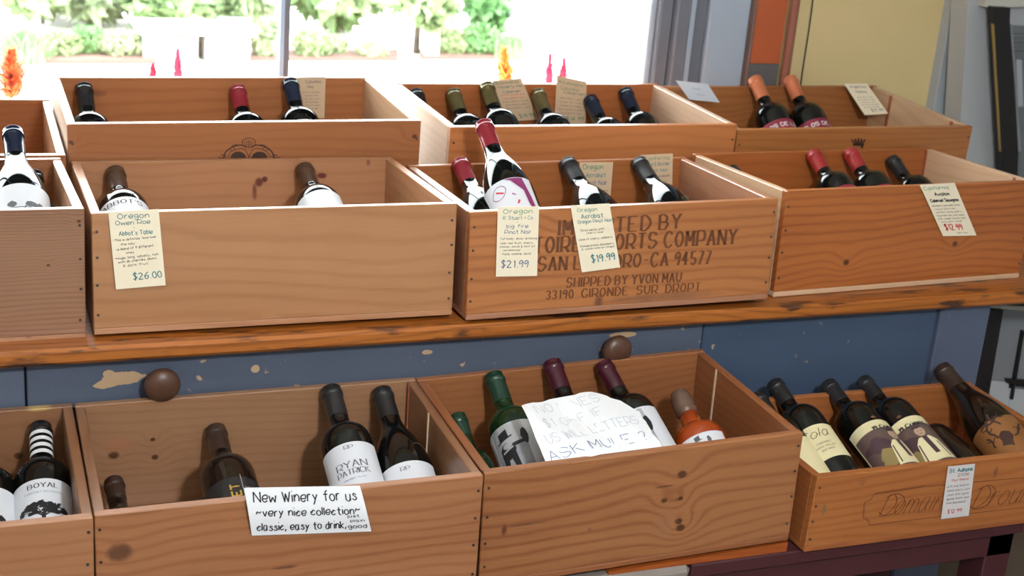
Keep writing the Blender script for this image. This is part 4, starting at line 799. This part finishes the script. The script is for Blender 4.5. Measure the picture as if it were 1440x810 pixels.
def shtext(s, u0, v0, u1, v1, hpx, ink, wd=.0010):
    A = on_plane(u0, v0, sp, sn)-cen; Bq = on_plane(u1, v1, sp, sn)-cen; Cq = on_plane(u0+(u1-u0)*.0+hpx*.25*-1, v0-hpx, sp, sn)-cen
    ex = (Bq-A); wdt = ex.length; ex = ex.normalized(); ey = sn.cross(ex); h = abs((Cq-A).dot(ey))
    q = text_quads(s, 0, 0, h, wd, wdt, jitter=.3)
    print_mesh('handwriting', q, lambda a_, b_: tuple((lambda P_q: P_q+sn*(.0011+sag(P_q.x, P_q.y)))(A+ex*a_+ey*b_)), INK[ink], sheet)
shtext('NO WINES', 756, 584, 845, 566, 12, 'faint', .0007); shtext('$1 OFF IF', 770, 604, 850, 584, 12, 'faint', .0007)
shtext('US WILL LETTERS', 772, 624, 900, 595, 12, 'faint', .0008); shtext('ASK MULE ?', 776, 646, 912, 618, 13, 'blue', .0010)
# ================================================================ COOLER AND WHITE CASE AT THE RIGHT
M_steel = mat('brushed_grey_metal', srgb(150, 154, 158), .35, .5, noise=.1, nscale=30); M_cool = mat('cooler_white_enamel', srgb(186, 188, 190), .3, noise=.04, nscale=6)
M_blk = mat('black_plastic', (.014, .012, .012, 1), .4); M_gold = mat('dull_gold_edge', srgb(170, 140, 80), .4, .5); M_shelfgrey = mat('grey_wire_shelf', srgb(120, 124, 126), .5, .3)
CY = .76
def cp(u, v, Y=CY): return onY(u, v, Y)
co_ = cp(1375, 120)
cooler = empty('display_cooler', T(co_.x, CY, FLOOR)); tag(cooler, 'white and grey upright cooler with a long bent black handle at the right edge', 'cooler')
Mi = Matrix.Translation((co_.x, CY, FLOOR)).inverted()
def cpoly(name, px, Y, th, m, parent=cooler, off=Mi, label=None):
    P = [off @ onY(u, v, Y) for u, v in px]
    o = link(name, prism(name, P, th, Vector((0, 1, 0))), m, parent)
    if label: o['label'] = label
    return o
a, b = cp(1372, 0), cp(1372, 300)
cpoly('side_panel', [(1366, -60), (1398, -60), (1410, 330), (1340, 330)], CY, .06, M_cool)
cpoly('door_panel', [(1398, -60), (1640, -60), (1640, 420), (1404, 420)], CY+.01, .05, M_cool)
cpoly('header', [(1384, -60), (1600, -60), (1600, 8), (1386, 10)], CY-.03, .03, mat('beige_header', srgb(206, 202, 190), .4))
cpoly('glass_panel', [(1420, 36), (1560, 40), (1560, 320), (1433, 300)], CY-.002, .008, mat('dark_cooler_glass', srgb(118, 122, 124), .12, noise=.15, nscale=12))
for i, yy in enumerate((48, 60, 72, 84)): cpoly('wire_shelf', [(1423+i, yy), (1500, yy+2), (1500, yy+6), (1423+i, yy+3.5)], CY-.012, .008, M_shelfgrey)
cpoly('inner_post', [(1429, 84), (1437, 84), (1439, 150), (1432, 150)], CY-.014, .01, mat('pale_rod', srgb(176, 180, 184), .4))
h = cpoly('handle', [(1398, 10), (1421, 11), (1420, 35), (1427, 120), (1432, 214), (1431, 250), (1409, 250), (1408, 213), (1403, 120), (1398, 33)], CY-.05, .022, M_blk, label='long bent black handle')
cpoly('handle_trim', [(1395, 33), (1398, 34), (1408, 213), (1406, 213)], CY-.050, .004, M_gold); cpoly('handle_trim', [(1421, 34), (1424, 36), (1436, 212), (1432, 214)], CY-.050, .004, M_steel)
# low white case beside the counter
LY = .16; lo_ = onY(1400, 480, LY)
case = empty('white_case', T(lo_.x, LY, FLOOR)); tag(case, 'grey and white metal case with dark left edge standing beside the blue counter', 'case')
Li = Matrix.Translation((lo_.x, LY, FLOOR)).inverted()
def lpoly(name, px, th, m, d=0, label=None): return cpoly(name, px, LY+d, th, m, case, Li, label)
lpoly('dark_edge', [(1385, 434), (1411, 437), (1392, 548), (1386, 600), (1362, 600)], .3, M_blk, label='black edge strip')
lpoly('grey_panel', [(1411, 434), (1600, 446), (1600, 552), (1391, 534)], .3, mat('grey_case_panel', srgb(132, 134, 138), .4, noise=.05), .005)
lpoly('white_panel', [(1391, 535), (1418, 537), (1420, 640), (1380, 640)], .3, M_cool, .004); lpoly('white_panel', [(1419, 546), (1600, 562), (1600, 700), (1421, 660)], .3, M_cool, .002)
lpoly('black_slot', [(1416, 533), (1600, 549), (1600, 560), (1417, 539)], .05, M_blk, -.003); lpoly('seam', [(1439, 466), (1441, 466), (1425, 562), (1422, 562)], .01, M_blk, -.004)
lpoly('chrome_ledge', [(1390, 427), (1600, 444), (1600, 452), (1391, 433)], .32, mat('chrome_ledge', srgb(170, 168, 160), .2, .8), -.02)
lpoly('dark_top', [(1392, 419), (1600, 430), (1600, 443), (1390, 427)], .3, mat('dark_blue_top', srgb(44, 50, 66), .4), .0); lpoly('pale_tray', [(1412, 416), (1450, 418), (1448, 425), (1412, 423)], .05, M_cool, -.01)
# ================================================================ OUTSIDE
GZ = -1.1
rnd = np.random.RandomState(5)
struct(box('ground', -40, 60, WY+.2, 90, GZ-.2, GZ, mat('pale_sunlit_paving', srgb(232, 226, 218), .8, noise=.04, nscale=2), bevel=0))
M_mulch = mat('pinkish_mulch', srgb(84, 62, 56), .9, noise=.25, nscale=12)
def leaves_mesh(name, n, fn, size):
    vs = []; fs = []
    for i in range(n):
        c = np.array(fn(i)); d = rnd.normal(size=3); d /= np.linalg.norm(d); e = np.cross(d, rnd.normal(size=3)); e /= np.linalg.norm(e); s = size*(.6+.8*rnd.rand())
        b = len(vs); vs += [tuple(c-d*s), tuple(c+e*s*.45), tuple(c+d*s), tuple(c-e*s*.45)]; fs.append((b, b+1, b+2, b+3))
    return mesh(name, vs, fs)
LF = [mat('leaf_a', (.13, .20, .08, 1), .6, noise=.3, nscale=4), mat('leaf_b', (.16, .22, .10, 1), .6, noise=.3, nscale=4), mat('leaf_c', (.20, .25, .14, 1), .6, noise=.3, nscale=4), mat('leaf_grass', (.09, .20, .07, 1), .6, noise=.2, nscale=4)]
def shrub(u, vb, vt, wpx, mt, label, grass=False, cat='shrub', nm='garden_shrub', grp='shrubs outside the window'):
    g = onZ(u, vb, GZ); dist = (g-CP).length; s = dist/FPX; wd = wpx*s/2; ht = (vb-vt)*s*1.03
    root = empty(nm, T(*g)); tag(root, label, cat, grp)
    if grass:
        vs = []; fs = []
        for i in range(420):
            x, y = rnd.normal(size=2)*wd*.35; dx, dy = rnd.normal(size=2)*wd*.45; hh = ht*(.6+.5*rnd.rand()); w2 = .006
            b = len(vs); vs += [(x-w2, y, 0), (x+w2, y, 0), (x+dx*.4+w2, y+dy*.4, hh*.7), (x+dx*.4-w2, y+dy*.4, hh*.7), (x+dx, y+dy, hh)]; fs += [(b, b+1, b+2, b+3), (b+3, b+2, b+4)]
        me = mesh('blades', vs, fs)
    else:
        def fn(i):
            while True:
                p = rnd.uniform(-1, 1, 3)
                if p[0]**2+p[1]**2+(p[2]*.9)**2 < 1: return (p[0]*wd, p[1]*wd*.7, (p[2]*.5+.5)*ht*.97+.01)
        me = leaves_mesh('foliage', 1500, fn, ht*.09)
    o = link('foliage', me, mt, root); o['kind'] = 'stuff'
    if not grass:
        st = link('stem', lathe('stem', [(.02, -.02), (.014, ht*.4)], 8), mat('bark', srgb(110, 92, 76), .8), root)
    return root
for (u, vb, vt, wpx, k, g, lb) in [(34, 89, 44, 62, 3, True, 'tall bright green grass clump outside at the far left'), (84, 83, 47, 60, 1, False, 'round green shrub next to the grass clump outside'), (122, 80, 42, 60, 3, False, 'deeper green bushy shrub in the middle of the left bed'), (170, 83, 46, 66, 2, False, 'pale green shrub left of the white stone block'),
    (378, 84, 30, 50, 2, False, 'green shrub just left of the window mullion'), (438, 83, 46, 60, 1, False, 'low green shrub just right of the window mullion'), (470, 80, 52, 40, 2, False, 'smaller pale shrub second right of the mullion'), (522, 84, 58, 50, 2, False, 'pale round shrub left of the tree trunk'), (634, 80, 42, 50, 1, False, 'green shrub right of the tree trunk'), (672, 80, 36, 62, 3, False, 'bright green shrub farther right of the tree trunk'), (712, 82, 50, 50, 3, True, 'green grass clump behind the orange plume')]:
    shrub(u, vb, vt, wpx, LF[k], lb, g)
for (u0, u1, v0, v1) in ((20, 220, 90, 76), (352, 560, 86, 74), (590, 740, 84, 74)):
    P = [onZ(u, v, GZ+.004) for u, v in ((u0, v0), (u1, v0), (u1, v1), (u0, v1))]; struct(link('ground_mulch_bed', prism('ground_mulch_bed', P, .03, Vector((0, 0, 1))), M_mulch))
# trees and hedge across the street
def tree_(u, vb, wtr, crown, mt, label, n=2600, dist_add=0, leaf=.10):
    g = onZ(u, vb, GZ); s = (g-CP).length/FPX
    root = empty('street_tree', T(*g)); tag(root, label, 'tree', 'trees across the street')
    link('trunk', lathe('trunk', [(wtr*s*.6, -.02), (wtr*s*.5, .5), (wtr*s*.42, 2.2)], 12), mat('bark_pale', srgb(78, 70, 64), .8, noise=.3, nscale=14), root)
    cents = [((cu-u)*s, rnd.uniform(-.5, .5), (vb-cv)*s, r*s) for cu, cv, r in crown]
    def fn(i):
        c = cents[i % len(cents)]; p = rnd.normal(size=3)*c[3]*.42; return (c[0]+p[0], c[1]+p[1], c[2]+p[2]*.7)
    o = link('crown', leaves_mesh('crown', n, fn, leaf), mt, root); o['kind'] = 'stuff'; return root
tree_(585, 75, 9, [(560, -12, 34), (515, -6, 24), (600, -16, 36), (540, 12, 10), (588, 20, 8), (480, -6, 22), (612, 8, 8)], LF[1], 'young tree with pale trunk seen through the middle of the window', 2600)
tree_(680, 58, 5, [(680, 4, 22), (690, -10, 26), (660, 18, 12), (645, -8, 22)], LF[3], 'darker green tree right of the young tree with pale trunk', 1500)
for i, (u, lb) in enumerate([(60, 'leafy tree beyond the street above the grass clump'), (130, 'leafy tree beyond the street above the left bed'), (205, 'leafy tree beyond the street above the stone block'), (300, 'leafy tree beyond the street far left of the mullion'), (350, 'leafy tree beyond the street near the mullion'), (450, 'leafy tree beyond the street just right of the mullion')]):
    tree_(u, 34, 4, [(u, -14, 24), (u-20, -20, 26), (u+24, -18, 26), (u+6, 4, 8)], LF[(i+1) % 3], lb, 1500, leaf=.16)
# white stone block with slab, pale car, white column
def wbox(name, u0, u1, vb, vt, depth, m, parent=None, cat=None, label=None):
    g0 = onZ(u0, vb, GZ); g1 = onZ(u1, vb, GZ); s = (g0-CP).length/FPX; h = (vb-vt)*s*1.03
    o = link(name, boxmesh(name, (g1-g0).length, depth, h, .02), m, parent, T(*((g0+g1)/2+Vector((0, depth/2, h/2)))) @ R(math.atan2(g1.y-g0.y, g1.x-g0.x), 'Z'))
    if cat: tag(o, label, cat)
    return o
M_stone = mat('sunlit_white_stone', srgb(160, 160, 158), .7, noise=.05, nscale=3)
sb = empty('stone_bench', T(*onZ(270, 88, GZ))); tag(sb, 'low white stone bench on piers outside, left of the mullion', 'bench')
def sp_(name, u0, u1, v0, v1, yo=0, dep=.35, m=M_stone):
    g = onZ(270, 88, GZ); a_ = onY(u0, v0, g.y+yo)-g; b_ = onY(u1, v1, g.y+yo)-g
    return link(name, boxmesh(name, abs(b_.x-a_.x), dep, abs(b_.z-a_.z), .008), m, sb, T((a_.x+b_.x)/2, dep/2+yo, (a_.z+b_.z)/2))
sp_('slab', 196, 362, 44, 52, -.06, .55); sp_('pier', 202, 278, 52, 87); sp_('pier', 290, 350, 52, 87); sp_('back_panel', 276, 292, 60, 87, .2, .1, mat('grey_stone', srgb(84, 84, 82), .8)); sp_('lintel', 320, 362, 37, 44, -.02, .4, mat('pale_blue_grey_stone', srgb(96, 100, 108), .7))
# parked white car
gc = onZ(742, 84, GZ); carr = empty('parked_car', T(gc.x, gc.y, GZ)); tag(carr, 'pale white car parked outside the right part of the window', 'car')
Mcar = mat('white_car_paint', srgb(244, 246, 246), .3); sc_ = (gc-CP).length/FPX
prof = [(0, .25), (.05, .62), (.35, .80), (1.15, .90), (1.75, 1.38), (3.3, 1.42), (4.1, .98), (4.5, .9), (4.55, .3)]
P = [Vector((x_, 0, z_)) for x_, z_ in prof]; link('car_body', prism('car_body', P, 1.7, Vector((0, 1, 0))), Mcar, carr)
P = [Vector(p) for p in ((1.35, -.01, .93), (1.82, -.01, 1.30), (3.2, -.01, 1.33), (3.75, -.01, .97))]; link('side_window', prism('side_window', P, .02, Vector((0, 1, 0))), mat('car_window', srgb(100, 106, 106), .3), carr)
for wx in (.85, 3.6):
    wh = link('wheel', lathe('wheel', [(.01, -.02), (.2, -.02), (.21, 0), (.31, -.01), (.33, .02), (.33, .2)], 28), mat('overexposed_tyre', srgb(150, 154, 156), .8), carr, T(wx, -.02, .33) @ R(-math.pi/2, 'X'))  # tyre colour lightened to imitate blown-out daylight
wc = box('white_post', -.05, .05, -.05, .05, 0, 2.6, mat('white_post_paint', srgb(245, 245, 245), .5)); wc.matrix_local = T(*(onZ(604, 82, GZ)+Vector((0, 0, 1.3)))); tag(wc, 'slim white post outside, right of the pale tree trunk', 'post')
# feathery plumes close outside the glass
M_pl = dict(o=mat('plume_orange', srgb(232, 112, 70), .7, noise=.15), r=mat('plume_magenta', srgb(224, 60, 112), .7, noise=.15), y=mat('plume_apricot', srgb(244, 150, 70), .7, noise=.15)); M_st = mat('plume_stem', srgb(110, 150, 70), .7)
def plume(u, vt, vb, wpx, k, label, lean=0, seed=1):
    Y = 1.12; top = onY(u, vt, Y); bot = onY(u-lean*.3, vb, Y); s = (top-CP).length/FPX; h = top.z-bot.z; wd = wpx*s*.85
    zb = -.372; root = empty('celosia_plume', T(bot.x, Y, zb)); tag(root, label, 'flower', 'feathery plumes outside the glass')
    hb = bot.z-zb; rs = random.Random(seed)
    link('stem', lathe('stem', [(.004, 0), (.0035, hb*.6), (.003, hb+h*.2)], 8), M_st, root)
    vs = []; fs = []; dx = top.x-bot.x
    for i in range(260):
        t = rs.random(); env = math.sin(math.pi*min(1, (t*.95+.12)))**1.0*(1-t*.55)
        a_ = rs.uniform(0, 6.283); r_ = wd*env*(.35+.65*rs.random()); c = Vector((dx*t+r_*math.cos(a_)*.75, r_*math.sin(a_)*.75, hb+h*t*.85))
        tipv = c+Vector((math.cos(a_)*wd*.32, math.sin(a_)*wd*.32, h*(.10+.08*rs.random()))); w2 = wd*.12+.0008
        b_ = len(vs); sx = Vector((-math.sin(a_), math.cos(a_), 0))*w2; inn = Vector((dx*t, 0, hb+h*t*.8))
        vs += [tuple(inn-sx), tuple(inn+sx), tuple(c+sx), tuple(c-sx), tuple(tipv)]; fs += [(b_, b_+1, b_+2, b_+3), (b_+3, b_+2, b_+4)]
    o = link('flower_head', mesh('flower_head', vs, fs), M_pl[k], root)
    lv = leaves_mesh('leaves', 14, lambda i: (rnd.uniform(-.02, .02), rnd.uniform(-.02, .02), rnd.uniform(.05, hb)), .02); link('leaves', lv, LF[1], root)['kind'] = 'stuff'
plume(16, 63, 136, 34, 'o', 'orange feathery plume at the far left of the window', seed=2); plume(215, 86, 122, 12, 'r', 'short magenta plume spike, left one of the left pair', seed=3); plume(250, 66, 122, 12, 'r', 'taller magenta plume spike, right one of the left pair', seed=4)
plume(709, 62, 118, 22, 'y', 'apricot plume in the middle right of the window', lean=-6, seed=5); plume(774, 74, 122, 12, 'r', 'magenta plume spike, left one of the right pair', lean=10, seed=6); plume(794, 79, 122, 12, 'r', 'magenta plume spike, right one of the right pair', lean=14, seed=7)
pb = empty('planter_box', T(.4, 1.15, GZ)); tag(pb, 'long planter box under the window outside', 'planter')
for nm, x0, x1, y0, y1, z0, z1 in (('side_board', -1.6, 1.6, -.15, -.13, .4, .74), ('side_board', -1.6, 1.6, .13, .15, .4, .74), ('end_board', -1.6, -1.58, -.13, .13, .4, .74), ('end_board', 1.58, 1.6, -.13, .13, .4, .74), ('soil', -1.58, 1.58, -.13, .13, .4, .73), ('foot', -1.5, -1.4, -.12, .12, 0, .4), ('foot', 1.4, 1.5, -.12, .12, 0, .4)):
    box(nm, x0, x1, y0, y1, z0, z1, mat('dark_soil', (.03, .02, .015, 1), .9) if nm == 'soil' else mat('planter_paint', srgb(120, 120, 118), .6), pb)
